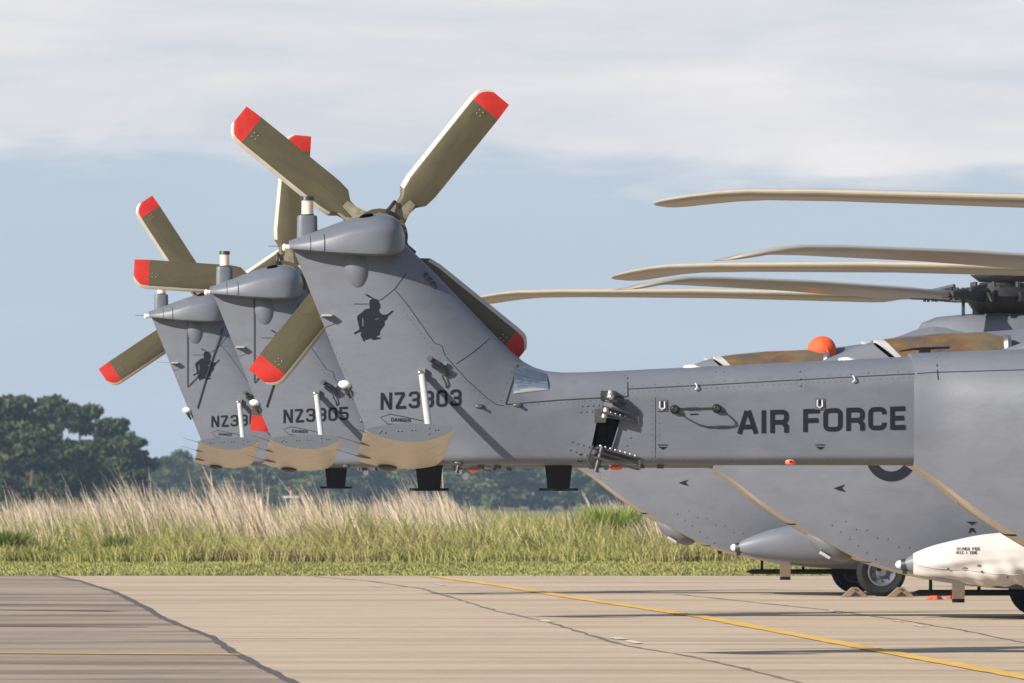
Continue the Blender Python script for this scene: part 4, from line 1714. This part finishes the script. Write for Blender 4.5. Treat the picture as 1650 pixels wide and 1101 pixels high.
H1 = build_helicopter(0, 'NZ3303', (51, 141, 231, 321), (161, 251, 341, 71), 'nearest grey helicopter with serial NZ3303 and AIR FORCE on its tail boom', (691.5, 900), False)
H2 = build_helicopter(1, 'NZ3305', (84.6, 176.3, 263, 354), (143.1, 228.7, 323, 49), 'middle grey helicopter with serial NZ3305, standing between the other two', (541.5,), True)
H3 = build_helicopter(2, 'NZ3301', (123, 213.8, 303, 34), (148.4, 233.8, 328, 54), 'farthest grey helicopter, its tail leftmost, half hidden behind the middle one', (), True)

# ---- tie-down ropes on the two parked tails
for k, pts, lab in ((1, ([(409, 455), (409.5, 540), (409.5, 617), (437, 585)], [(429, 656), (447, 600), (470, 540), (482, 490)]), 'dark tie-down ropes lashed round the tail fin numbered NZ3305'),
                    (2, ([(302, 504), (302, 570), (302, 624), (323, 602)], [(318, 658), (332, 610), (345, 570), (360, 528)]), 'dark tie-down ropes lashed round the farthest tail fin')):
    mb = MB()
    for line in pts:
        Q = []
        for a, b in zip(line, line[1:]):
            n = 6
            Q += [(a[0] + (b[0] - a[0]) * j / n, a[1] + (b[1] - a[1]) * j / n) for j in range(n)]
        Q.append(line[-1])
        P = []
        for q in Q:
            s = Sk(k, q[0], q[1], .012)
            s.y = min(s.y, -.02)
            P.append(s)
        mb.tube(P, .005 if line is pts[0] else .0075, 6)
    o_ = link('tie_down_rope', mb.mesh('tie_down_rope', ['rope'], 40))
    o_.location = ORG[k]
    o_.rotation_euler = (0, 0, YAW)
    tag(o_, lab, 'rope', 'tie-down ropes')


# ---- white cover tied over the middle helicopter's sponson
def cover():
    src = once('spon-1', lambda: None)
    sb = bvh_of(src)
    mb = MB()
    nx_, na = 60, 44
    g = np.random.RandomState(3)
    ph = g.rand(6) * 6
    for i in range(nx_ + 1):
        u = i / nx_
        x = 6.70 + 1.20 * u
        for j in range(na + 1):
            v = j / na
            a = R(64 - 140 * v)
            # the sponson's section there, found by a ray from outside
            c = Vector((x, -1.36, .70))
            d = Vector((0, -math.cos(a), math.sin(a)))
            h = sb.ray_cast(c + d * 2, -d)
            p = h[0] if h[0] is not None else c + d * .2
            wr = .014 * math.sin(9 * u + 5 * v + ph[0]) * sstep(.35, .6, v) + .016 * math.sin(36 * u - 14 * v + ph[1]) * sstep(.35, .7, v) * u ** 1.5 + .007 * math.sin(21 * v + 8 * u) * sstep(.4, .55, v) + .004 * math.sin(13 * u + 7 * v)
            mb.v.append(tuple(p + d * (.025 + wr)))
    for i in range(nx_):
        for j in range(na):
            mb.f.append((i * (na + 1) + j, (i + 1) * (na + 1) + j, (i + 1) * (na + 1) + j + 1, i * (na + 1) + j + 1))
            mb.m.append(0)
    n = na + 1
    rim = [mb.v[(nx_) * n + j] for j in range(n)]
    mb.tube([Vector(p) + Vector((0.0, -.006, 0)) for p in rim], .016, 6)
    rim2 = [mb.v[i * n + 30] for i in range(nx_ + 1)]
    mb.tube([Vector(p) + Vector((0, -.002, 0)) for p in rim2], .005, 5, 1)
    for (i, j) in ((18, 30), (36, 30), (50, 33)):
        mb.ell(Vector(mb.v[i * n + j]) + Vector((0, -.01, 0)), (.012, .01, .012), 8, 5, 2)
    return mb.mesh('sponson_cover', ['fabric', 'tube', 'gun'], 50)


cov = link('sponson_cover', cover())
cov.location = ORG[1]
cov.rotation_euler = (0, 0, YAW)
tag(cov, 'white fabric cover wrapped over the side pod of the middle helicopter', 'cover')
cb = bvh_of(cov.data)


def cdrop(x, z, off=.004):
    h = cb.ray_cast(Vector((x, -4, z)), Vector((0, 1, 0)))
    return (h[0] if h[0] is not None else Vector((x, -1.7, z))) + Vector((0, -off, 0))


mb = MB()
a = loc_on(1, 1543, 887, -1.66)
write(mb, 'DCRED FEE', (a.x, a.z), .032, cdrop, .2, None, .2, 0, 0, .005)
a = loc_on(1, 1542, 893, -1.66)
write(mb, 'NZC I ZDE', (a.x, a.z), .032, cdrop, .2, None, .2, 0, 0, .005)
link('cover_print', mb.mesh('cover_print', ['gun'], 0), cov)

# ---- orange plug on the farthest helicopter's engine deck, chocks, orange straps
mb = MB()
rot = Matrix.Rotation(R(15), 3, 'Y')
mb.ell((0, 0, .16), (.18, .16, .17), 22, 14, 0, rot)
for v in range(len(mb.v)):
    p = Vector(mb.v[v])
    k_ = 1 + .05 * abs(math.sin(3.5 * math.atan2(p.y, p.x + .04))) + .03 * math.sin(17 * p.z + 5 * p.x)
    mb.v[v] = (p.x * k_, p.y * k_, max(p.z, -.01))
mb.tube([(-.02, -.10, .27), (.05, -.16, .15), (.09, -.14, 0)], .014, 6)
plug = link('engine_plug', mb.mesh('engine_plug', ['orange'], 60))
q = loc_on(2, 1325, 548, -.35)
plug.location = ORG[2] + EX * q.x + EY * q.y + Vector((0, 0, 3.0))
plug.rotation_euler = (0, 0, YAW)
tag(plug, 'round orange engine plug on the roof of the farthest helicopter', 'engine plug')


def chock(px, py, lab, flip):
    g = ground(px, py)
    mb = MB()
    mb.prism([(-.17, -.11, 0.0), (.17, -.11, 0.0), (.03, -.11, .125), (-.03, -.11, .125)], (0, .22, 0), 0)
    mb.prism([(-.07, -.112, 0.012), (.07, -.112, 0.012), (0, -.112, .075)], (0, .004, 0), 1)  # dark triangle painted on for the shaded opening of the chock
    mb.cyl((0, -.13, .10), (0, .13, .10), .012, n=8, mi=1)
    o = link('wheel_chock', mb.mesh('wheel_chock', ['wood', 'gun'], 30))
    o.location = (g.x, g.y, 0.0)
    o.rotation_euler = (0, 0, YAW)
    tag(o, lab, 'wheel chock', 'wooden chocks at the wheel')


chock(1377, 962.5, 'wooden wheel chock behind the grey helicopter wheel, on the side of the tails', 0)
chock(1451, 962.5, 'wooden wheel chock in front of the grey helicopter wheel, beside the covered pod', 1)


def strap(px0, px1, py, lab, seed):
    g0, g1 = ground(px0, py), ground(px1, py)
    r = random.Random(seed)
    mb = MB()
    n, k = 16, 7
    for i in range(n + 1):
        for j in range(k + 1):
            u, v = i / n, j / k
            z = .065 * math.sin(math.pi * u) * math.sin(math.pi * v) * (1 + .5 * math.sin(11 * u + seed) * math.sin(7 * v)) + .004
            mb.v.append(((u - .5) * (g1.x - g0.x), (v - .5) * .55 + .06 * math.sin(8 * u + seed), max(.004, z)))
    for i in range(n):
        for j in range(k):
            mb.f.append((i * (k + 1) + j, (i + 1) * (k + 1) + j, (i + 1) * (k + 1) + j + 1, i * (k + 1) + j + 1))
            mb.m.append(0)
    o = link('orange_tarp', mb.mesh('orange_tarp', ['orange'], 60))
    o.location = ((g0.x + g1.x) / 2, g0.y, 0)
    tag(o, lab, 'tarp', 'orange fabric on the apron')


strap(1493, 1520, 966, 'larger crumpled orange fabric lying on the apron behind the covered pod', 1)
strap(1524, 1546, 965, 'smaller orange fabric lying on the apron, nearer the covered wheel pod', 4)


# ================================================================== VEGETATION
def card_mesh(name, verts, quads, tint, m):
    me = bpy.data.meshes.new(name)
    nv, nq = len(verts), len(quads)
    me.vertices.add(nv)
    me.vertices.foreach_set('co', np.asarray(verts, np.float32).ravel())
    k = quads.shape[1]
    me.loops.add(nq * k)
    me.loops.foreach_set('vertex_index', quads.astype(np.int32).ravel())
    me.polygons.add(nq)
    me.polygons.foreach_set('loop_start', np.arange(0, nq * k, k, dtype=np.int32))
    me.polygons.foreach_set('loop_total', np.full(nq, k, np.int32))
    at = me.attributes.new('tint', 'FLOAT_COLOR', 'POINT')
    at.data.foreach_set('color', np.asarray(np.c_[tint, np.ones(nv)], np.float32).ravel())
    me.materials.append(M_[m])
    me.update(calc_edges=True)
    return me


def blades(n, X, Y, Z0, H, lean_x, lean_y, wid, col0, col1, seed, bend=0.5, plume=None):
    """n tapering blades of three segments each"""
    g = np.random.RandomState(seed)
    az = g.rand(n) * math.pi
    dx, dy = np.cos(az) * .35 + .65 * np.sign(g.rand(n) - .5), np.sin(az) * .6
    ln = np.hypot(dx, dy)
    dx, dy = dx / ln * wid, dy / ln * wid
    ts = [0, .4, .75, 1.0]
    ws = [1.0, .85, .55, .12]
    V = np.zeros((n, 8, 3))
    C = np.zeros((n, 8, 3))
    for i, (t, w_) in enumerate(zip(ts, ws)):
        cx = X + lean_x * H * (t ** (1 + bend))
        cy = Y + lean_y * H * (t ** (1 + bend))
        cz = Z0 + H * t * (1 - .12 * (lean_x ** 2 + lean_y ** 2) * t)
        if plume is not None:
            w_ = np.where(plume, (.55, .5, 1.35, .2)[i], w_)
        for s, k in ((-1, 0), (1, 1)):
            V[:, 2 * i + k, 0] = cx + s * dx * w_ / 2
            V[:, 2 * i + k, 1] = cy + s * dy * w_ / 2
            V[:, 2 * i + k, 2] = cz
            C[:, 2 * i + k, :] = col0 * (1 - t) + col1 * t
    q = np.array([[0, 1, 3, 2], [2, 3, 5, 4], [4, 5, 7, 6]])
    Q = (np.arange(n) * 8)[:, None, None] + q[None]
    return V.reshape(-1, 3), Q.reshape(-1, 4), C.reshape(-1, 3)


def vnoise(x, y, seed):
    g = np.random.RandomState(seed)
    out = np.zeros_like(x)
    for k in range(7):
        f = .12 * 1.7 ** k
        a, b, c = g.rand(3) * 6.28
        out += np.sin(f * (x * math.cos(a) + y * math.sin(a)) * 6.28 + b + 1.3 * np.sin(f * 2.1 * y + c)) * .75 ** k
    return out / 2.6


def ground_z(y):
    return np.interp(y, [p[0] for p in prof], [p[1] for p in prof])


def cmix(n, cols, g, jit=.18):
    a = np.array(cols)
    w_ = g.dirichlet(np.full(len(cols), .7), n)
    return (w_ @ a) * (1 + (g.rand(n, 1) - .5) * 2 * jit)


# mown verge
g = np.random.RandomState(11)
n = 90000
X = g.rand(n) * 42 - 17
Y = VERGE_Y - 1.1 * np.clip(vnoise(X * 3, X * 0, 6), 0, 1) * g.rand(n) + (TALL_Y - VERGE_Y + 1) * g.rand(n)
H = .018 + .028 * g.rand(n) * (1 + .9 * (vnoise(X * 2, Y, 5) > .35))
pat = vnoise(X, Y * .6, 4)[:, None]
c1 = cmix(n, [(.25, .26, .07), (.36, .345, .12), (.43, .39, .18)], g) * (1 + .18 * pat)
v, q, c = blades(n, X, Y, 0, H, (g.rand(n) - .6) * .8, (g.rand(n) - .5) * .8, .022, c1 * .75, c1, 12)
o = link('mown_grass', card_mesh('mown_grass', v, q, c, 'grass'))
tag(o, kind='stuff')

# green undergrowth of the rough strip
g = np.random.RandomState(21)
n = 140000
X = g.rand(n) * 45 - 19
Y = TALL_Y - 1.3 * np.clip(.4 + vnoise(X * 3, X * 0, 3), 0, 1.2) * g.rand(n) ** 1.5 + 20 * g.rand(n) ** 1.6
nz = vnoise(X * 1.3, Y, 8)
H = np.clip((.34 + .36 * g.rand(n)) * (1 + .5 * nz) * (.45 + .55 * np.clip((Y - TALL_Y) / 2.2, 0, 1)), .08, 1)
gre = cmix(n, [(.22, .28, .04), (.38, .40, .08), (.52, .47, .16), (.60, .50, .26), (.10, .15, .03)], g)
dryc = cmix(n, [(.50, .38, .23), (.58, .45, .31), (.36, .28, .15)], g)
mixw = np.clip(.22 - .55 * vnoise(X * 1.1, Y * 1.4, 9) + .25 * (g.rand(n) - .5), 0, 1)[:, None]
tip = gre * (1 - mixw) + dryc * mixw
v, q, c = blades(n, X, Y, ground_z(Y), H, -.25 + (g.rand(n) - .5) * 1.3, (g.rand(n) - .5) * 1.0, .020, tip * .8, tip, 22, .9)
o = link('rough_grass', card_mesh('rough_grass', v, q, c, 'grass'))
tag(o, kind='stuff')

# tall dry stalks leaning to the left
g = np.random.RandomState(31)
n = 125000
X = g.rand(n) * 45 - 19
Y = TALL_Y + 1.6 + 26 * g.rand(n) ** 1.25
px_ = 825 + X / Y * FPX
big = np.interp(px_, [-200, 0, 60, 130, 200, 235, 270, 330, 390, 430, 452, 488, 530, 580, 640, 695, 740, 780, 830, 880, 930, 980, 1030, 1100, 1300], [.95, .95, .88, 1.0, 1.15, 1.48, 1.2, 1.05, 1.3, 1.15, .82, .84, 1.34, 1.05, .92, 1.2, 1.12, .8, .66, .62, .8, .9, .88, .72, .6])
cl = vnoise(X * 2.2, Y * 1.5, 14)
keep = (g.rand(n) < np.clip(.42 + .85 * cl, .04, 1)) & (g.rand(n) < .25 + .75 * np.clip((Y - TALL_Y - 1.5) / 4, 0, 1))
H = big * (.48 + .52 * g.rand(n) ** 1.4) * (1 + .20 * cl) * .98
tall = g.rand(n) < .05
H = np.where(tall, H * (1.1 + .3 * g.rand(n)), H)
lean = -.32 + .26 * vnoise(X * 1.8, Y * 3, 15) + (g.rand(n) - .5) * .34
X, Y, H, lean, px_ = X[keep], Y[keep], H[keep], lean[keep], px_[keep]
n = len(X)
dryc = cmix(n, [(.66, .52, .40), (.84, .72, .60), (.54, .40, .28), (.76, .61, .50)], g, .2)
base = cmix(n, [(.36, .32, .14), (.52, .41, .24), (.24, .25, .07)], g)
v, q, c = blades(n, X, Y, ground_z(Y), H, lean, (g.rand(n) - .5) * .3, (.009 + .007 * g.rand(n)), base, dryc, 32, .35, g.rand(n) < .4)
o = link('tall_dry_grass', card_mesh('tall_dry_grass', v, q, c, 'grass'))
tag(o, kind='stuff')


# tussocks and low shrubs one can tell apart
def tussock(px, py, wpx, hpx, n, cols, lab, cat, name, seed, arch=1.0, wid=.03):
    D = FPX * EYE.z / (py - 745)
    y0 = D
    x0 = (px - 825) / FPX * D
    s = D / FPX
    g = np.random.RandomState(seed)
    rad = wpx * s / 2
    a = g.rand(n) * 2 * math.pi
    rr_ = np.sqrt(g.rand(n)) * rad * .45
    X, Y = rr_ * np.cos(a), rr_ * np.sin(a)
    H = hpx * s * (.55 + .5 * g.rand(n))
    out = (.25 + .75 * g.rand(n)) * rad * arch / np.maximum(H, .05)
    tip = cmix(n, cols, g, .25)
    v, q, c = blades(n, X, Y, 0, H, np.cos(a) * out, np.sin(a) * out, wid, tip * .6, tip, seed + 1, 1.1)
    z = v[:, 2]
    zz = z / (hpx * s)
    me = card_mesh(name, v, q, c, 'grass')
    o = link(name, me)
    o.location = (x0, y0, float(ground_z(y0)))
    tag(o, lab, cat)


tussock(986, 902, 100, 86, 1700, [(.20, .32, .04), (.36, .45, .09), (.42, .45, .13), (.09, .17, .03)], 'bright green tussock standing above the grass, beside the farthest helicopter ramp', 'tussock', 'green_tussock', 41, 1.1, .022)
tussock(720, 897, 120, 60, 900, [(.16, .22, .04), (.24, .27, .06), (.09, .14, .03)], 'low wide green tussock under the two black boom antennas', 'tussock', 'green_tussock', 43, 1.0, .02)
tussock(1075, 899, 80, 58, 800, [(.16, .22, .04), (.28, .29, .08), (.10, .15, .03)], 'yellowish green tussock half hidden under the farthest helicopter ramp', 'tussock', 'green_tussock', 45, 1.0, .02)
tussock(12, 906, 90, 50, 900, [(.08, .13, .03), (.16, .22, .05), (.28, .31, .09)], 'dark green low bush at the frame edge, below the pine trees', 'bush', 'low_bush', 47, .7, .03)
tussock(92, 906, 120, 28, 380, [(.12, .18, .04), (.24, .29, .07), (.36, .36, .12)], 'small dark green bush at the verge, left of the pointed one', 'bush', 'low_bush', 49, .7, .03)
tussock(190, 906, 64, 42, 360, [(.07, .12, .03), (.15, .21, .05), (.28, .31, .09)], 'narrow pointed dark green bush at the edge of the mown verge', 'bush', 'low_bush', 51, .5, .03)
tussock(312, 906, 70, 24, 260, [(.12, .17, .04), (.28, .31, .09)], 'tiny dark bush at the verge, below the farthest tail', 'bush', 'low_bush', 53, .7, .028)
tussock(605, 906, 100, 34, 400, [(.09, .15, .035), (.20, .26, .06), (.34, .35, .11)], 'dark green bush at the verge below the nearest tailplane', 'bush', 'low_bush', 55, .7, .03)
tussock(450, 904, 110, 42, 700, [(.14, .18, .03), (.24, .25, .06), (.34, .29, .10)], 'broad olive green tussock at the verge below the middle tailplane', 'tussock', 'green_tussock', 57, .8, .024)
tussock(905, 904, 110, 40, 700, [(.16, .19, .04), (.26, .26, .08), (.36, .30, .12)], 'pale olive tussock at the verge, between the black antennas and the bright one', 'tussock', 'green_tussock', 59, .8, .024)


# trees: trunk with limbs > crown of leaf clumps
def tree_meshes(seed, H, Rd, kind):
    r = random.Random(seed)
    g = np.random.RandomState(seed)
    tr = MB()
    lx = r.uniform(-.4, .4)
    trunk = [(0, 0, -.3), (lx * .3, 0, H * .3), (lx * .7, .1, H * .6), (lx, .1, H * .9)]
    tr.tube(trunk, [H * .03, H * .024, H * .016, H * .005], 8)
    cl = []
    for i in range(42 if kind == 'pine' else 34):
        t = r.uniform(.14, 1.0) if kind == 'pine' else r.uniform(.08, 1.0)
        z = H * t
        prof_ = (1.0 - .72 * max(0, t - .3) / .7) if kind == 'pine' else math.sin(math.pi * min(1, .30 + t * .66))
        L = Rd * prof_ * r.uniform(.45, 1.08)
        a = r.uniform(0, 6.283)
        bx, by = lx * t, .1 * t
        ex, ey, ez_ = bx + L * math.cos(a), by + L * math.sin(a), z + L * r.uniform(-.02, .22) - (0 if kind == 'pine' else 0)
        tr.tube([(bx, by, z - L * .25), (bx + L * .55 * math.cos(a), by + L * .55 * math.sin(a), z - L * .02), (ex, ey, ez_)], [H * .009 * (1.1 - t * .6), H * .006, H * .002], 5)
        for s in ((.45, .72, 1.0) if L > Rd * .4 else (.7, 1.0)):
            cl.append((bx + (ex - bx) * s + r.uniform(-.2, .2), by + (ey - by) * s + r.uniform(-.2, .2), z + (ez_ - z) * s + r.uniform(-.15, .3), r.uniform(.6, 1.15) * Rd * (.27 if kind == 'pine' else .32)))
    for i in range(5):
        cl.append((lx + r.uniform(-.4, .4), r.uniform(-.4, .4), H * r.uniform(.88, .99), Rd * r.uniform(.12, .22)))
    cl = np.array(cl)
    per = 150
    n = len(cl) * per
    ci = np.repeat(np.arange(len(cl)), per)
    d = g.randn(n, 3)
    d /= np.linalg.norm(d, axis=1)[:, None]
    rad = g.rand(n) ** .45
    fl = np.array([1.0, 1.0, .48 if kind == 'pine' else .75])
    pos = cl[ci, :3] + d * rad[:, None] * cl[ci, 3:4] * fl
    size = g.uniform(.14, .40, n) if kind == 'pine' else g.uniform(.14, .36, n)
    u = g.randn(n, 3)
    u[:, 2] *= 1.8 if kind == 'pine' else .5
    u /= np.linalg.norm(u, axis=1)[:, None]
    w_ = np.cross(u, g.randn(n, 3))
    w_ /= np.linalg.norm(w_, axis=1)[:, None] + 1e-9
    w_ *= .55
    V = np.stack([pos - u * size[:, None], pos + w_ * size[:, None], pos + u * size[:, None], pos - w_ * size[:, None]], 1).reshape(-1, 3)
    Q = np.arange(n * 4).reshape(n, 4)
    pal = [(.026, .042, .018), (.055, .075, .028), (.105, .118, .045)] if kind == 'pine' else [(.045, .07, .022), (.09, .11, .035), (.15, .15, .06)]
    tone = g.uniform(.55, 1.45, len(cl))[ci]
    C = cmix(n, pal, g, .2) * tone[:, None]
    C = np.repeat(C, 4, 0)
    return tr.mesh('trunk', ['bark'], 60), card_mesh('crown', V, Q, C, 'leaf')


VAR = {('pine', i): tree_meshes(100 + i, 12.0, 4.2, 'pine') for i in range(3)}
VAR.update({('round', i): tree_meshes(200 + i, 8.0, 3.4, 'round') for i in range(3)})


def tree(px, top_py, D, kind, i, wide, lab, rz, name, group):
    zb = float(ground_z(D))
    H = EYE.z + (745 - top_py) / FPX * D - zb
    base = 12.0 if kind == 'pine' else 8.0
    s = H / base
    root = empty(name, ((px - 825) / FPX * D, D, zb), rz)
    root.scale = (s * wide, s * wide, s)
    tag(root, lab, 'tree', group)
    t, c = VAR[(kind, i)]
    link('trunk', t, root)
    link('crown', c, root)


PG = 'dark pines at the field edge'
tree(20, 640, 860, 'pine', 0, 1.05, 'tall dark pine at the frame edge, tallest of the pine group', 0.3, 'pine_tree', PG)
tree(-45, 648, 880, 'pine', 1, 1.0, 'dark pine cut by the frame edge, outermost of the pine group', 1.3, 'pine_tree', PG)
tree(75, 648, 900, 'pine', 2, 1.0, 'dark pine with a ragged top, second tallest of the pine group', 2.2, 'pine_tree', PG)
tree(128, 660, 870, 'pine', 1, .95, 'dark pine with layered branches, between the ragged pine and the low spreading one', 4.0, 'pine_tree', PG)
tree(182, 676, 890, 'pine', 0, .95, 'low spreading pine at the end of the pine group, nearest the tails', 5.1, 'pine_tree', PG)
tree(212, 712, 880, 'pine', 2, 1.1, 'short dark pine below the lowest red rotor tip', 0.9, 'pine_tree', PG)
tree(48, 700, 840, 'pine', 2, 1.2, 'short bushy pine in front of the tallest pine', 3.3, 'pine_tree', PG)
tree(120, 715, 845, 'pine', 0, 1.2, 'short bushy pine in front of the layered pine, above the dry grass', 2.6, 'pine_tree', PG)
BG = 'hazy trees behind the grass'
rows = [(262, 742, 1000, 0, 1.1), (296, 735, 1020, 1, 1.2), (332, 741, 1010, 2, 1.2), (368, 728, 1050, 0, 1.2), (408, 724, 1040, 1, 1.3), (452, 722, 1010, 2, 1.3), (500, 715, 1030, 0, 1.4), (548, 722, 1000, 1, 1.3), (598, 716, 1020, 2, 1.4), (650, 708, 1040, 0, 1.4), (700, 715, 1010, 1, 1.4), (752, 706, 1030, 2, 1.5), (806, 712, 1000, 0, 1.4), (858, 705, 1020, 1, 1.5), (912, 710, 1040, 2, 1.4), (962, 716, 1000, 0, 1.4), (1012, 712, 1030, 1, 1.4), (1060, 720, 1010, 2, 1.4)]
desc = ['first hazy round tree beside the pine group', 'pale green hazy tree in the gap between pines and tails', 'small hazy round tree below the farthest tail', 'hazy tree behind the farthest tailplane', 'hazy tree between the farthest and the middle tailplane', 'hazy tree behind the middle tailplane and the white pole', 'hazy tree just beyond the white pole', 'hazy tree behind the black antenna of the middle helicopter', 'hazy tree between the middle antenna and the nearest tailplane', 'hazy tree behind the nearest tailplane', 'hazy tree behind the first black antenna of the nearest helicopter', 'hazy tree showing right after the first black antenna of the nearest helicopter', 'hazy tree midway between the two black antennas of the nearest helicopter', 'hazy tree just before the second black antenna of the nearest helicopter', 'hazy tree behind the second black antenna of the nearest helicopter', 'hazy tree above the bright green tussock', 'hazy tree showing between the bright tussock and the ramp', 'last hazy tree, almost hidden by the ramp of the farthest helicopter']
for (a, d_) in zip(rows, desc):
    tree(a[0], a[1], a[2] * 1.55, 'round', a[3], a[4], d_, rnd.uniform(0, 6), 'field_tree', BG)
# a wood far behind closes the horizon
g = np.random.RandomState(77)
n = 42000
X = g.rand(n) * 1100 - 550
Y = 1760 + 80 * g.rand(n)
hh = 7.6 + 1.4 * vnoise(X * .25, Y * .1, 31)
Zc = -6 + hh * np.sqrt(g.rand(n))
u = g.randn(n, 3)
u /= np.linalg.norm(u, axis=1)[:, None]
w_ = np.cross(u, g.randn(n, 3))
w_ /= np.linalg.norm(w_, axis=1)[:, None]
pos = np.c_[X, Y, Zc]
sz = g.uniform(.5, 1.3, (n, 1))
V = np.stack([pos - u * sz, pos + w_ * sz * .6, pos + u * sz, pos - w_ * sz * .6], 1).reshape(-1, 3)
C = np.repeat(cmix(n, [(.04, .055, .02), (.07, .085, .03)], g), 4, 0)
o = link('far_wood', card_mesh('far_wood', V, np.arange(n * 4).reshape(n, 4), C, 'leaf'))
tag(o, kind='stuff')


# ---- white pole with a crossarm, a low marker, a short wire fence post pair
def pole(px, top, D, wpx, arm, lab, name, cat):
    zb = float(ground_z(D))
    s = D / FPX
    zt = EYE.z + (745 - top) * s
    root = empty(name, ((px - 825) * s, D, zb))
    tag(root, lab, cat)
    mb = MB()
    mb.cyl((0, 0, -.2), (0, 0, zt - zb), wpx * s / 2 * 1.2, wpx * s / 2, 10)
    link('pole', mb.mesh('pole', ['post'], 40), root)
    if arm:
        mb = MB()
        mb.box((0, -.05, zt - zb - 6 * s), (26 * s, .08, 3.0 * s))
        link('crossarm', mb.mesh('crossarm', ['post'], 0), root)
        mb = MB()
        mb.ell((0, 0, zt - zb + 2 * s), (2.4 * s, 2.4 * s, 3 * s), 10, 6)
        link('red_lamp', mb.mesh('red_lamp', ['redlamp'], 40), root)


pole(469, 795, 262, 3.4, True, 'pale pole with a crossarm and red lamp standing in the dry grass', 'marker_pole', 'pole')

# ------------------------------------------------------------------ haze
hz = MB()
x0, x1, y0, y1, z0, z1 = -580, 580, -30, 1900, -7.2, 12.5
hz.add([(x, y, z) for x in (x0, x1) for y in (y0, y1) for z in (z0, z1)], [(0, 1, 3, 2), (4, 6, 7, 5), (0, 4, 5, 1), (2, 3, 7, 6), (0, 2, 6, 4), (1, 5, 7, 3)])
hm = bpy.data.materials.new('haze')
hm.use_nodes = True
t = hm.node_tree
t.nodes.remove(t.nodes['Principled BSDF'])
pv = N(t, 'ShaderNodeVolumePrincipled')
pv.inputs['Color'].default_value = (.50, .70, 1.0, 1)
pv.inputs['Density'].default_value = 0.00010
pv.inputs['Anisotropy'].default_value = 0.0
t.links.new(pv.outputs[0], t.nodes['Material Output'].inputs['Volume'])
M_['haze'] = hm
o = link('haze', hz.mesh('haze', ['haze'], 0))
tag(o, kind='stuff')
